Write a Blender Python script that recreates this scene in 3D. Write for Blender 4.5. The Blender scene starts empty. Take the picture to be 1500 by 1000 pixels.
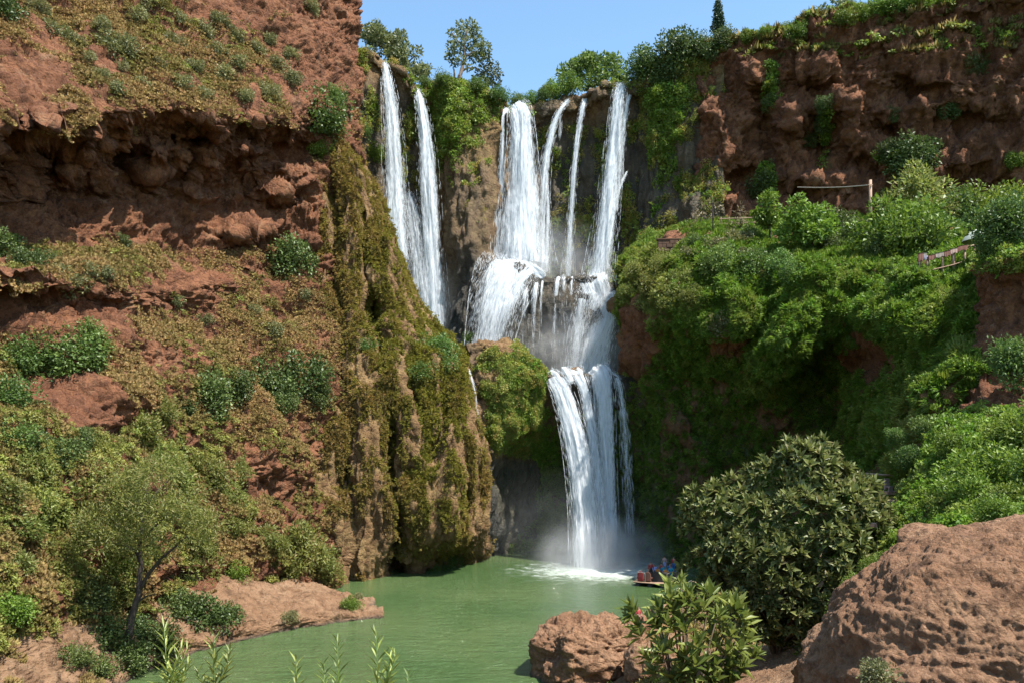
import bpy, math, random
import numpy as np
from mathutils import Vector

random.seed(7)
rng = np.random.default_rng(7)
scene = bpy.context.scene
col = scene.collection

# ------------------------------------------------------------------ camera, sky, sun, exposure
F, HZ, CH = 1150.0, 650.0, 15.0          # focal length and horizon in photo pixels, eye height above the pool
cd = bpy.data.cameras.new('camera')
cam = bpy.data.objects.new('camera', cd)
cd.sensor_width = 36.0
cd.lens = F / 1500.0 * 36.0
cd.shift_y = (HZ - 500.0) / 1500.0
cd.clip_start, cd.clip_end = 0.1, 3000.0
cam.location = (0, 0, CH)
cam.rotation_euler = (math.radians(90), 0, 0)
col.objects.link(cam)
scene.camera = cam

SUN_DIR = Vector((0.40, -0.29, 0.87)).normalized()
elev = math.asin(SUN_DIR.z)
azim = math.atan2(SUN_DIR.x, SUN_DIR.y)
w = bpy.data.worlds.new('World')
scene.world = w
w.use_nodes = True
nt = w.node_tree
sky = nt.nodes.new('ShaderNodeTexSky')
sky.sky_type = 'NISHITA'
sky.sun_disc = False
sky.sun_elevation = elev
sky.sun_rotation = azim
sky.altitude = 900
sky.air_density = 1.0
sky.dust_density = 1.4
sky.ozone_density = 0.6
bg = nt.nodes['Background']
bg.inputs['Strength'].default_value = 0.15
tint = nt.nodes.new('ShaderNodeMix')
tint.data_type = 'RGBA'
tint.blend_type = 'MULTIPLY'
tint.inputs[0].default_value = 1.0
tint.inputs[7].default_value = (0.86, 1.0, 0.97, 1.0)
nt.links.new(sky.outputs[0], tint.inputs[6])
nt.links.new(tint.outputs[2], bg.inputs['Color'])
sd = bpy.data.lights.new('sun', 'SUN')
sd.energy = 5.0
sd.angle = math.radians(0.5)
sd.color = (1.0, 0.955, 0.88)
sun = bpy.data.objects.new('sun', sd)
sun.rotation_euler = SUN_DIR.to_track_quat('Z', 'Y').to_euler()
sun.location = (60, 0, 120)
col.objects.link(sun)
vs = scene.view_settings
vs.view_transform = 'Standard'
vs.look = 'None'
vs.exposure = 1.15
vs.gamma = 1.0
vs.use_curve_mapping = False
cy = scene.cycles
cy.max_bounces = 7
cy.diffuse_bounces = 3
cy.glossy_bounces = 2
cy.transmission_bounces = 4
cy.transparent_max_bounces = 24
cy.volume_bounces = 1
cy.volume_step_rate = 2.0
cy.caustics_reflective = False
cy.caustics_refractive = False
cy.use_denoising = True


# ------------------------------------------------------------------ numeric helpers
def P(px, py, D):
    """The point at depth D that stands on the ray of a photo pixel."""
    return np.stack([(np.asarray(px) - 750.0) / F * D, np.asarray(D) * 1.0, CH + (HZ - np.asarray(py)) / F * D], -1)


def V3(px, py, D):
    return Vector(((px - 750.0) / F * D, D, CH + (HZ - py) / F * D))


def WL(py):
    return CH * F / (py - HZ)


_perm = np.random.default_rng(11).permutation(256).astype(np.int32)
_G = np.array([(1, 1, 0), (-1, 1, 0), (1, -1, 0), (-1, -1, 0), (1, 0, 1), (-1, 0, 1), (1, 0, -1), (-1, 0, -1),
               (0, 1, 1), (0, -1, 1), (0, 1, -1), (0, -1, -1), (1, 1, 0), (-1, 1, 0), (0, -1, 1), (0, -1, -1)], np.float32)


def perlin(p):
    p = np.asarray(p, np.float32)
    i = np.floor(p).astype(np.int32)
    f = p - i
    i &= 255
    u = f * f * f * (f * (f * 6 - 15) + 10)
    out = 0
    for dx in (0, 1):
        hx = _perm[(i[..., 0] + dx) & 255]
        wx = u[..., 0] if dx else 1 - u[..., 0]
        for dy in (0, 1):
            hy = _perm[(hx + i[..., 1] + dy) & 255]
            wy = u[..., 1] if dy else 1 - u[..., 1]
            for dz in (0, 1):
                h = _perm[(hy + i[..., 2] + dz) & 255] & 15
                g = _G[h]
                wz = u[..., 2] if dz else 1 - u[..., 2]
                out = out + wx * wy * wz * (g[..., 0] * (f[..., 0] - dx) + g[..., 1] * (f[..., 1] - dy) + g[..., 2] * (f[..., 2] - dz))
    return out


def fbm(p, octaves=4, gain=0.5):
    p = np.asarray(p, np.float32)
    s, a = 0, 1.0
    for k in range(octaves):
        s = s + a * perlin(p + 17.3 * k)
        p = p * 2.03
        a *= gain
    return s


def billow(p, octaves=3, gain=0.5):
    p = np.asarray(p, np.float32)
    s, a = 0, 1.0
    for k in range(octaves):
        s = s + a * (np.abs(perlin(p + 9.1 * k)) * 2 - 0.5)
        p = p * 2.07
        a *= gain
    return s


def crag(p, octaves=5, gain=0.62):
    """Rough broken relief: warped, alternating sharp ridges and hollows."""
    p = np.asarray(p, np.float32)
    p = p + 0.35 * np.stack([perlin(p * 1.3 + 3), perlin(p * 1.3 + 7), perlin(p * 1.3 + 11)], -1)
    s, a = 0, 1.0
    for k in range(octaves):
        n = perlin(p + 13.7 * k)
        s = s + a * ((0.42 - np.abs(n) * 1.7) if k % 2 == 0 else n * 1.2)
        p = p * 2.1
        a *= gain
    return s


def worley(p):
    p = np.asarray(p, np.float32)
    i = np.floor(p).astype(np.int32)
    f = p - i
    best = np.full(p.shape[:-1], 9.0, np.float32)
    for dx in (-1, 0, 1):
        for dy in (-1, 0, 1):
            for dz in (-1, 0, 1):
                h = _perm[(_perm[(_perm[(i[..., 0] + dx) & 255] + i[..., 1] + dy) & 255] + i[..., 2] + dz) & 255]
                ox = _perm[(h + 31) & 255] / 255.0
                oy = _perm[(h + 77) & 255] / 255.0
                oz = _perm[(h + 149) & 255] / 255.0
                d = (dx + ox - f[..., 0]) ** 2 + (dy + oy - f[..., 1]) ** 2 + (dz + oz - f[..., 2]) ** 2
                best = np.minimum(best, d)
    return np.sqrt(best)


def sstep(a, b, x):
    t = np.clip((x - a) / (b - a), 0, 1)
    return t * t * (3 - 2 * t)


def blob(px, py, cx, cy_, rx, ry):
    return np.exp(-(((px - cx) / rx) ** 2 + ((py - cy_) / ry) ** 2))


# ------------------------------------------------------------------ scene helpers
def link(o, parent=None):
    col.objects.link(o)
    if parent is not None:
        o.parent = parent
    return o


def tag(o, label=None, cat=None, group=None, kind=None):
    if label:
        o['label'] = label
    if cat:
        o['category'] = cat
    if group:
        o['group'] = group
    if kind:
        o['kind'] = kind
    return o


def empty(name, loc, label, cat, group=None, rz=0.0):
    o = bpy.data.objects.new(name, None)
    o.location = loc
    o.rotation_euler = (0, 0, rz)
    o.empty_display_size = 0.2
    link(o)
    return tag(o, label, cat, group)


def mesh_np(name, verts, faces, mat=None, smooth=False, attrs=None):
    """faces: (N,3) or (N,4) int array."""
    me = bpy.data.meshes.new(name)
    verts = np.ascontiguousarray(verts, np.float32).reshape(-1, 3)
    faces = np.ascontiguousarray(faces, np.int32)
    n, k = faces.shape
    me.vertices.add(len(verts))
    me.vertices.foreach_set('co', verts.ravel())
    me.loops.add(n * k)
    me.loops.foreach_set('vertex_index', faces.ravel())
    me.polygons.add(n)
    me.polygons.foreach_set('loop_start', np.arange(0, n * k, k, dtype=np.int32))
    if smooth:
        me.polygons.foreach_set('use_smooth', np.ones(n, bool))
    for an, av in (attrs or {}).items():
        at = me.attributes.new(an, 'FLOAT', 'POINT')
        at.data.foreach_set('value', np.ascontiguousarray(av, np.float32).ravel())
    me.update(calc_edges=True)
    if mat is not None:
        me.materials.append(mat)
    return me


class MB:
    """Collects boxes, tubes and loose faces into one mesh."""

    def __init__(self):
        self.v, self.f = [], []

    def box(self, c, s, rz=0.0, tilt=None):
        x, y, z = s[0] / 2, s[1] / 2, s[2] / 2
        ca, sa = math.cos(rz), math.sin(rz)
        b = len(self.v)
        for dx, dy, dz in ((-x, -y, -z), (x, -y, -z), (x, y, -z), (-x, y, -z), (-x, -y, z), (x, -y, z), (x, y, z), (-x, y, z)):
            q = Vector((dx, dy, dz))
            if tilt:
                q.rotate(tilt)
            self.v.append((c[0] + q.x * ca - q.y * sa, c[1] + q.x * sa + q.y * ca, c[2] + q.z))
        for f in ((0, 3, 2, 1), (4, 5, 6, 7), (0, 1, 5, 4), (1, 2, 6, 5), (2, 3, 7, 6), (3, 0, 4, 7)):
            self.f.append(tuple(b + i for i in f))
        return self

    def tube(self, pts, rad, sides=7, cap=True):
        pts = [Vector(p) for p in pts]
        if not hasattr(rad, '__len__'):
            rad = [rad] * len(pts)
        b = len(self.v)
        prev = None
        for i, p in enumerate(pts):
            d = (pts[min(i + 1, len(pts) - 1)] - pts[max(i - 1, 0)])
            d = d.normalized() if d.length > 1e-6 else Vector((0, 0, 1))
            if prev is None:
                a = d.orthogonal().normalized()
            else:
                a = (prev - d * prev.dot(d))
                a = a.normalized() if a.length > 1e-5 else d.orthogonal().normalized()
            prev = a
            c = d.cross(a)
            for k in range(sides):
                t = 2 * math.pi * k / sides
                self.v.append(tuple(p + (a * math.cos(t) + c * math.sin(t)) * rad[i]))
        for i in range(len(pts) - 1):
            for k in range(sides):
                k2 = (k + 1) % sides
                self.f.append((b + i * sides + k, b + i * sides + k2, b + (i + 1) * sides + k2, b + (i + 1) * sides + k))
        if cap:
            self.f.append(tuple(b + k for k in range(sides))[::-1])
            e = b + (len(pts) - 1) * sides
            self.f.append(tuple(e + k for k in range(sides)))
        return self

    def build(self, name, mat, parent=None, smooth=False):
        me = bpy.data.meshes.new(name)
        me.from_pydata(self.v, [], self.f)
        if smooth:
            me.polygons.foreach_set('use_smooth', [True] * len(me.polygons))
        me.materials.append(mat)
        return link(bpy.data.objects.new(name, me), parent)


# ------------------------------------------------------------------ materials
def new_mat(name):
    m = bpy.data.materials.new(name)
    m.use_nodes = True
    m.node_tree.nodes.clear()
    return m


class NB:
    """A small node-building helper."""

    def __init__(self, m):
        self.t = m.node_tree
        self.n, self.l = self.t.nodes, self.t.links

    def add(self, typ, ins=None, **props):
        nd = self.n.new(typ)
        for k, v in props.items():
            setattr(nd, k, v)
        for k, v in (ins or {}).items():
            self.put(nd, k, v)
        return nd

    def put(self, nd, k, v):
        s = nd.inputs[k]
        if isinstance(v, bpy.types.NodeSocket):
            self.l.new(v, s)
        elif isinstance(v, bpy.types.Node):
            self.l.new(v.outputs[0], s)
        else:
            if s.type == 'RGBA' and len(v) == 3:
                v = (*v, 1)
            s.default_value = v

    def mix(self, a, b, fac, mode='MIX'):
        nd = self.n.new('ShaderNodeMix')
        nd.data_type = 'RGBA'
        nd.blend_type = mode
        self.put(nd, 0, fac)
        self.put(nd, 6, a)
        self.put(nd, 7, b)
        return nd.outputs[2]

    def math(self, op, a, b=None, c=None, clamp=False):
        nd = self.n.new('ShaderNodeMath')
        nd.operation = op
        nd.use_clamp = clamp
        self.put(nd, 0, a)
        if b is not None:
            self.put(nd, 1, b)
        if c is not None:
            self.put(nd, 2, c)
        return nd.outputs[0]

    def noise(self, vec, scale, detail=4.0, rough=0.55, dist=0.0):
        nd = self.add('ShaderNodeTexNoise', {'Vector': vec, 'Scale': scale, 'Detail': detail, 'Roughness': rough, 'Distortion': dist})
        return nd.outputs['Fac']

    def ramp(self, fac, lo, hi):
        nd = self.add('ShaderNodeMapRange', {'Value': fac, 'From Min': lo, 'From Max': hi})
        nd.interpolation_type = 'SMOOTHSTEP'
        return nd.outputs[0]

    def attr(self, name, kind='GEOMETRY'):
        nd = self.n.new('ShaderNodeAttribute')
        nd.attribute_name = name
        nd.attribute_type = kind
        return nd.outputs['Fac']

    def pos(self):
        return self.n.new('ShaderNodeNewGeometry').outputs['Position']

    def scaled(self, vec, s):
        return self.add('ShaderNodeMapping', {'Vector': vec, 'Scale': s}).outputs[0]

    def out(self, surf=None, vol=None):
        o = self.n.new('ShaderNodeOutputMaterial')
        if surf is not None:
            self.put(o, 'Surface', surf)
        if vol is not None:
            self.put(o, 'Volume', vol)


def _mv(self, a, v):
    nd = self.n.new('ShaderNodeVectorMath')
    nd.operation = 'ADD'
    self.put(nd, 0, a)
    nd.inputs[1].default_value = v
    return nd.outputs[0]


NB.math_vec = _mv


def simple(name, c, rough=0.8, var=0.25, scale=8.0, metal=0.0):
    m = new_mat(name)
    b = NB(m)
    tc = b.n.new('ShaderNodeTexCoord').outputs['Object']
    n = b.noise(tc, scale, 4)
    cc = b.mix(tuple(x * (1 - var) for x in c), tuple(min(1, x * (1 + var)) for x in c), n)
    bs = b.add('ShaderNodeBsdfPrincipled', {'Base Color': cc, 'Roughness': rough, 'Metallic': metal})
    b.out(bs)
    return m


def rock_mat(name, c1, c2, c3, bump=0.9, fine=1.0, light=(0.42, 0.27, 0.19)):
    """Red travertine and earth; attributes veg / dry / wet / moss come from the meshes."""
    m = new_mat(name)
    b = NB(m)
    p = b.pos()
    n1 = b.noise(p, 0.22, 5, 0.6, 0.4)
    n2 = b.noise(p, 1.3 * fine, 6, 0.65)
    n3 = b.noise(p, 6.0 * fine, 5, 0.7)
    c = b.mix(c1, c2, b.ramp(n1, 0.38, 0.62))
    c = b.mix(c, c3, b.ramp(n2, 0.42, 0.66))
    st = b.noise(b.scaled(p, (0.9, 0.9, 0.10)), 1.0, 5, 0.65, 0.2)
    c = b.mix(c, tuple(x * 0.42 for x in c3), b.math('MULTIPLY', b.ramp(st, 0.52, 0.72), 0.75))
    oc = b.noise(b.math_vec(p, (31, 7, 3)), 0.5, 5, 0.65, 0.5)
    c = b.mix(c, (c2[0] * 1.15, c2[0] * 0.66, c2[0] * 0.36), b.math('MULTIPLY', b.ramp(oc, 0.55, 0.72), 0.6))
    c = b.mix(c, light, b.math('MULTIPLY', b.ramp(n3, 0.52, 0.75), 0.6))
    crack = b.add('ShaderNodeTexVoronoi', {'Vector': p, 'Scale': 1.1 * fine}, feature='DISTANCE_TO_EDGE').outputs['Distance']
    veg = b.attr('veg')
    soil_n = b.noise(p, 2.6, 5, 0.7)
    dry = b.mix((0.12, 0.105, 0.028), (0.27, 0.15, 0.062), b.attr('dry'))
    dry = b.mix(dry, (0.16, 0.08, 0.038), b.ramp(soil_n, 0.45, 0.75))
    vfac = b.math('MULTIPLY', b.ramp(b.math('ADD', veg, b.math('MULTIPLY', b.math('SUBTRACT', soil_n, 0.5), 0.9)), 0.25, 0.75), 0.92)
    c = b.mix(c, dry, vfac)
    ms = b.ramp(b.math('ADD', b.attr('moss'), b.math('MULTIPLY', b.math('SUBTRACT', n2, 0.5), 0.8)), 0.3, 0.75)
    c = b.mix(c, b.mix((0.035, 0.06, 0.018), (0.10, 0.115, 0.025), n3), ms)
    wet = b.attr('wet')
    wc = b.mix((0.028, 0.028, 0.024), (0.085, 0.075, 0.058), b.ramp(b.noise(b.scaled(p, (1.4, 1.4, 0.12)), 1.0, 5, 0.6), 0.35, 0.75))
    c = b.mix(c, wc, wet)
    hgt = b.math('ADD', b.math('MULTIPLY', n2, 0.9), b.math('ADD', b.math('MULTIPLY', n3, 0.4), b.math('MULTIPLY', b.noise(p, 17 * fine, 4, 0.7), 0.18)))
    hgt = b.math('ADD', hgt, b.math('MULTIPLY', b.ramp(crack, 0.0, 0.12), 0.12))
    bp = b.add('ShaderNodeBump', {'Height': hgt, 'Strength': bump, 'Distance': 0.7 / fine})
    rough = b.math('SUBTRACT', 0.92, b.math('MULTIPLY', wet, 0.45))
    bs = b.add('ShaderNodeBsdfPrincipled', {'Base Color': c, 'Roughness': rough, 'Normal': bp, 'Specular IOR Level': 0.3})
    b.out(bs)
    return m


def leaf_mat(name, c_dark, c_light, c_dry=None, trans=0.3, instanced=False, gloss=0.45):
    m = new_mat(name)
    b = NB(m)
    v = b.attr('v')
    c = b.mix(c_dark, c_light, v)
    if instanced:
        c = b.mix(c_dry, c, b.attr('tint', 'INSTANCER'))
    elif c_dry is not None:
        c = b.mix(c, c_dry, b.math('MULTIPLY', b.ramp(b.attr('v2'), 0.8, 1.0), 0.7))
    r = b.n.new('ShaderNodeObjectInfo').outputs['Random']
    hsv = b.add('ShaderNodeHueSaturation', {'Color': c, 'Hue': b.math('ADD', 0.485, b.math('MULTIPLY', r, 0.03)),
                                            'Value': b.math('ADD', 0.8, b.math('MULTIPLY', b.math('FRACT', b.math('MULTIPLY', r, 7.31)), 0.4)), 'Saturation': 1.0})
    c = hsv.outputs[0]
    bs = b.add('ShaderNodeBsdfPrincipled', {'Base Color': c, 'Roughness': gloss, 'Specular IOR Level': 0.35})
    tr = b.add('ShaderNodeBsdfTranslucent', {'Color': b.mix(c, (0.9, 1.0, 0.4), 0.35, 'MULTIPLY')})
    mx = b.add('ShaderNodeMixShader', {0: trans})
    b.l.new(bs.outputs[0], mx.inputs[1])
    b.l.new(tr.outputs[0], mx.inputs[2])
    b.out(mx)
    return m


M = {}
M['red'] = rock_mat('red_cliff_rock', (0.165, 0.063, 0.029), (0.23, 0.096, 0.045), (0.10, 0.038, 0.018), light=(0.33, 0.185, 0.10))
M['tufa'] = rock_mat('tufa_rock', (0.19, 0.112, 0.047), (0.235, 0.15, 0.064), (0.135, 0.07, 0.03), light=(0.32, 0.22, 0.12))
M['bank'] = rock_mat('bank_rock', (0.245, 0.135, 0.072), (0.31, 0.19, 0.11), (0.17, 0.09, 0.046), light=(0.38, 0.27, 0.18))
M['boulder'] = rock_mat('boulder_rock', (0.25, 0.127, 0.066), (0.32, 0.182, 0.104), (0.155, 0.077, 0.04), bump=1.0, fine=2.4, light=(0.40, 0.27, 0.18))
M['trunk'] = simple('bark', (0.045, 0.032, 0.024), 0.9, 0.4, 20)
M['pale_bark'] = simple('pale_bark', (0.22, 0.16, 0.12), 0.9, 0.35, 20)
M['twig'] = simple('twig', (0.09, 0.06, 0.035), 0.9, 0.4, 20)
# scattered ground cover, tinted per clump
M['grass'] = leaf_mat('cliff_grass', (0.165, 0.165, 0.036), (0.27, 0.25, 0.06), (0.43, 0.29, 0.12), 0.42, True, 0.85)
M['moss'] = leaf_mat('cliff_moss', (0.20, 0.20, 0.03), (0.37, 0.345, 0.06), (0.44, 0.295, 0.115), 0.42, True, 0.8)
M['ivy'] = leaf_mat('ivy_leaf', (0.065, 0.135, 0.014), (0.20, 0.32, 0.035), (0.36, 0.32, 0.09), 0.45, True, 0.5)
# shrubs and trees
M['sage'] = leaf_mat('sage_leaf', (0.127, 0.138, 0.0575), (0.253, 0.247, 0.103), (0.322, 0.253, 0.115), 0.35)
M['deep'] = leaf_mat('deep_green_leaf', (0.045, 0.07, 0.018), (0.125, 0.165, 0.045), None, 0.28)
M['fresh'] = leaf_mat('fresh_green_leaf', (0.08, 0.135, 0.018), (0.2, 0.27, 0.04), None, 0.4)
M['mid'] = leaf_mat('mid_green_leaf', (0.06, 0.11, 0.025), (0.16, 0.23, 0.055), None, 0.38)
M['feather'] = leaf_mat('feathery_leaf', (0.12, 0.15, 0.032), (0.26, 0.28, 0.075), (0.36, 0.28, 0.12), 0.48)
M['laurel'] = leaf_mat('laurel_leaf', (0.07, 0.10, 0.026), (0.24, 0.265, 0.085), (0.30, 0.25, 0.12), 0.28, gloss=0.45)
M['rosette'] = leaf_mat('rosette_leaf', (0.10, 0.14, 0.03), (0.27, 0.30, 0.075), None, 0.35, gloss=0.4)
M['olive'] = leaf_mat('olive_leaf', (0.06, 0.08, 0.04), (0.14, 0.165, 0.08), None, 0.3)
M['tall'] = leaf_mat('tall_tree_leaf', (0.09, 0.11, 0.045), (0.21, 0.225, 0.10), None, 0.38)
M['cypress'] = leaf_mat('cypress_leaf', (0.018, 0.04, 0.022), (0.045, 0.085, 0.045), None, 0.15)
M['dead'] = leaf_mat('dead_leaf', (0.17, 0.13, 0.07), (0.30, 0.24, 0.14), None, 0.25)
M['wood'] = simple('weathered_wood', (0.26, 0.17, 0.11), 0.85, 0.3, 9)
M['pole'] = simple('pole_wood', (0.34, 0.22, 0.15), 0.85, 0.3, 9)
M['brick'] = simple('old_brick', (0.30, 0.13, 0.09), 0.9, 0.3, 12)
M['wall_stone'] = simple('wall_stone', (0.085, 0.045, 0.026), 0.95, 0.5, 4)
M['stone'] = simple('step_stone', (0.40, 0.24, 0.17), 0.9, 0.3, 6)
M['pink'] = simple('pink_cloth', (0.34, 0.23, 0.20), 0.9, 0.15)
M['white'] = simple('white_cloth', (0.24, 0.20, 0.17), 0.9, 0.12)
M['maroon'] = simple('maroon_cloth', (0.16, 0.07, 0.05), 0.9, 0.3)
M['blue'] = simple('blue_cloth', (0.05, 0.13, 0.32), 0.85, 0.2)
M['teal'] = simple('teal_cloth', (0.02, 0.26, 0.36), 0.85, 0.2)
M['orange'] = simple('orange_cloth', (0.60, 0.22, 0.04), 0.85, 0.2)
M['red_cloth'] = simple('red_cloth', (0.28, 0.04, 0.04), 0.85, 0.2)
M['lilac'] = simple('lilac_cloth', (0.30, 0.34, 0.62), 0.85, 0.2)
M['dark'] = simple('dark_box', (0.035, 0.03, 0.028), 0.7, 0.3)
M['hair'] = simple('dark_hair', (0.02, 0.014, 0.01), 0.6, 0.3)
M['skin'] = simple('skin', (0.36, 0.21, 0.15), 0.6, 0.1)
M['metal'] = simple('rail_metal', (0.42, 0.42, 0.40), 0.4, 0.1, 8, 0.7)
M['wire'] = simple('wire', (0.45, 0.35, 0.28), 0.7, 0.1)


def water_mat():
    m = new_mat('green_pool_water')
    b = NB(m)
    p = b.pos()
    big = b.noise(p, 0.06, 3)
    c = b.mix((0.048, 0.090, 0.029), (0.082, 0.120, 0.044), b.ramp(big, 0.3, 0.7))
    # foam where the fall lands
    d = b.add('ShaderNodeVectorMath', {0: b.scaled(b.math_vec(p, (-10.8, -93.5, 0)), (1.0, 1.15, 0.0))}, operation='LENGTH').outputs['Value']
    fn = b.noise(p, 0.8, 6, 0.7, 0.6)
    foam = b.ramp(b.math('ADD', b.math('SUBTRACT', 1.0, b.math('DIVIDE', d, 12.0)), b.math('MULTIPLY', b.math('SUBTRACT', fn, 0.5), 1.5)), 0.0, 1.0)
    c = b.mix(c, (0.62, 0.67, 0.63), foam)
    r1 = b.noise(b.scaled(p, (0.5, 1.3, 1)), 1.0, 5, 0.62, 1.2)
    r2 = b.noise(b.scaled(p, (2.4, 5.0, 1)), 1.0, 4, 0.6, 0.3)
    h = b.math('ADD', b.math('MULTIPLY', r1, 0.6), b.math('MULTIPLY', r2, 0.28))
    bp = b.add('ShaderNodeBump', {'Height': h, 'Strength': 1.0, 'Distance': 0.8})
    bs = b.add('ShaderNodeBsdfPrincipled', {'Base Color': c, 'Roughness': b.math('ADD', 0.07, b.math('MULTIPLY', foam, 0.6)), 'IOR': 1.33, 'Normal': bp})
    b.out(bs)
    return m


def fall_mat():
    """Falling water: white, streaked along its flow (u across 0..1, s metres along)."""
    m = new_mat('falling_water')
    b = NB(m)
    u, s, seed, dens = b.attr('u'), b.attr('s'), b.attr('seed'), b.attr('dens')
    cv = b.add('ShaderNodeCombineXYZ', {0: b.math('MULTIPLY', b.attr('wx'), 3.4), 1: b.math('MULTIPLY', s, 0.24), 2: seed}).outputs[0]
    n1 = b.noise(cv, 1.0, 5, 0.65, 0.3)
    cv2 = b.add('ShaderNodeCombineXYZ', {0: b.math('MULTIPLY', b.attr('wx'), 0.8), 1: b.math('MULTIPLY', s, 0.07), 2: b.math('ADD', seed, 5.0)}).outputs[0]
    n2 = b.noise(cv2, 1.0, 4, 0.6, 0.3)
    x = b.math('ABSOLUTE', b.math('SUBTRACT', b.math('MULTIPLY', u, 2.0), 1.0))
    e = b.math('SUBTRACT', 1.0, b.math('POWER', x, 1.9))
    a = b.math('ADD', b.math('MULTIPLY', n1, 0.8), b.math('MULTIPLY', n2, 0.5))
    a = b.math('ADD', a, b.math('MULTIPLY', b.math('SUBTRACT', e, 0.7), 0.8))
    a = b.math('ADD', a, b.math('MULTIPLY', b.math('SUBTRACT', dens, 0.5), 1.3))
    cv3 = b.add('ShaderNodeCombineXYZ', {0: b.math('MULTIPLY', b.attr('wx'), 7.0), 1: b.math('MULTIPLY', s, 0.9), 2: b.math('ADD', seed, 9.0)}).outputs[0]
    n3 = b.noise(cv3, 1.0, 3, 0.6, 0.2)
    a = b.math('ADD', a, b.math('MULTIPLY', b.math('SUBTRACT', n3, 0.5), 0.9))
    alpha = b.ramp(a, 0.40, 1.12)
    wc = b.mix((0.52, 0.57, 0.61), (0.82, 0.84, 0.86), b.ramp(b.math('ADD', b.math('MULTIPLY', n1, 0.6), b.math('MULTIPLY', n3, 0.4)), 0.38, 0.6))
    bp = b.add('ShaderNodeBump', {'Height': n1, 'Strength': 0.7, 'Distance': 0.4})
    df = b.add('ShaderNodeBsdfDiffuse', {'Color': wc, 'Normal': bp})
    tl = b.add('ShaderNodeBsdfTranslucent', {'Color': (0.86, 0.9, 0.93)})
    mx = b.add('ShaderNodeMixShader', {0: 0.42, 1: df.outputs[0], 2: tl.outputs[0]})
    tp = b.add('ShaderNodeBsdfTransparent')
    fx = b.add('ShaderNodeMixShader', {0: alpha, 1: tp.outputs[0], 2: mx.outputs[0]})
    b.out(fx)
    return m


def spray_mat():
    m = new_mat('water_spray')
    b = NB(m)
    df = b.add('ShaderNodeBsdfDiffuse', {'Color': (0.88, 0.90, 0.92)})
    tl = b.add('ShaderNodeBsdfTranslucent', {'Color': (0.86, 0.89, 0.92)})
    mx = b.add('ShaderNodeMixShader', {0: 0.45, 1: df.outputs[0], 2: tl.outputs[0]})
    b.out(mx)
    return m


def mist_mat(name, density, noise_scale=0.35):
    m = new_mat(name)
    b = NB(m)
    tc = b.n.new('ShaderNodeTexCoord').outputs['Object']
    d = b.add('ShaderNodeVectorMath', {0: tc}, operation='LENGTH').outputs['Value']
    fall = b.math('POWER', b.math('SUBTRACT', 1.0, d, clamp=True), 1.6)
    n = b.ramp(b.noise(b.pos(), noise_scale, 3, 0.6, 0.4), 0.32, 0.68)
    dn = b.math('MULTIPLY', b.math('MULTIPLY', fall, density), b.math('ADD', 0.25, b.math('MULTIPLY', n, 1.1)))
    v = b.add('ShaderNodeVolumePrincipled', {'Color': (0.93, 0.95, 0.97), 'Density': dn, 'Anisotropy': 0.2})
    b.out(vol=v)
    return m


M['water'] = water_mat()
M['fall'] = fall_mat()
M['spray'] = spray_mat()


# ------------------------------------------------------------------ terrain patches
def cr_matrix(nseg_list, n):
    """Catmull-Rom interpolation matrix over n control rows, nseg_list[i] samples in segment i."""
    rows = []
    for i, k in enumerate(nseg_list):
        for j in range(k):
            t = j / k
            w4 = 0.5 * np.array([-t + 2 * t * t - t ** 3, 2 - 5 * t * t + 3 * t ** 3, t + 4 * t * t - 3 * t ** 3, -t * t + t ** 3])
            r = np.zeros(n)
            for q in range(4):
                r[min(max(i - 1 + q, 0), n - 1)] += w4[q]
            rows.append(r)
    r = np.zeros(n)
    r[-1] = 1
    rows.append(r)
    return np.array(rows)


ZB = {}      # nearest depth per 4 pixel cell
PATCH = {}


def grid_normals(W):
    du = np.gradient(W, axis=1)
    dv = np.gradient(W, axis=0)
    n = np.cross(du, dv)
    n /= np.linalg.norm(n, axis=-1, keepdims=True) + 1e-9
    view = np.array([0, 0, CH]) - W
    if np.mean(np.sum(n * view, -1)) < 0:
        n = -n
    return n


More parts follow.
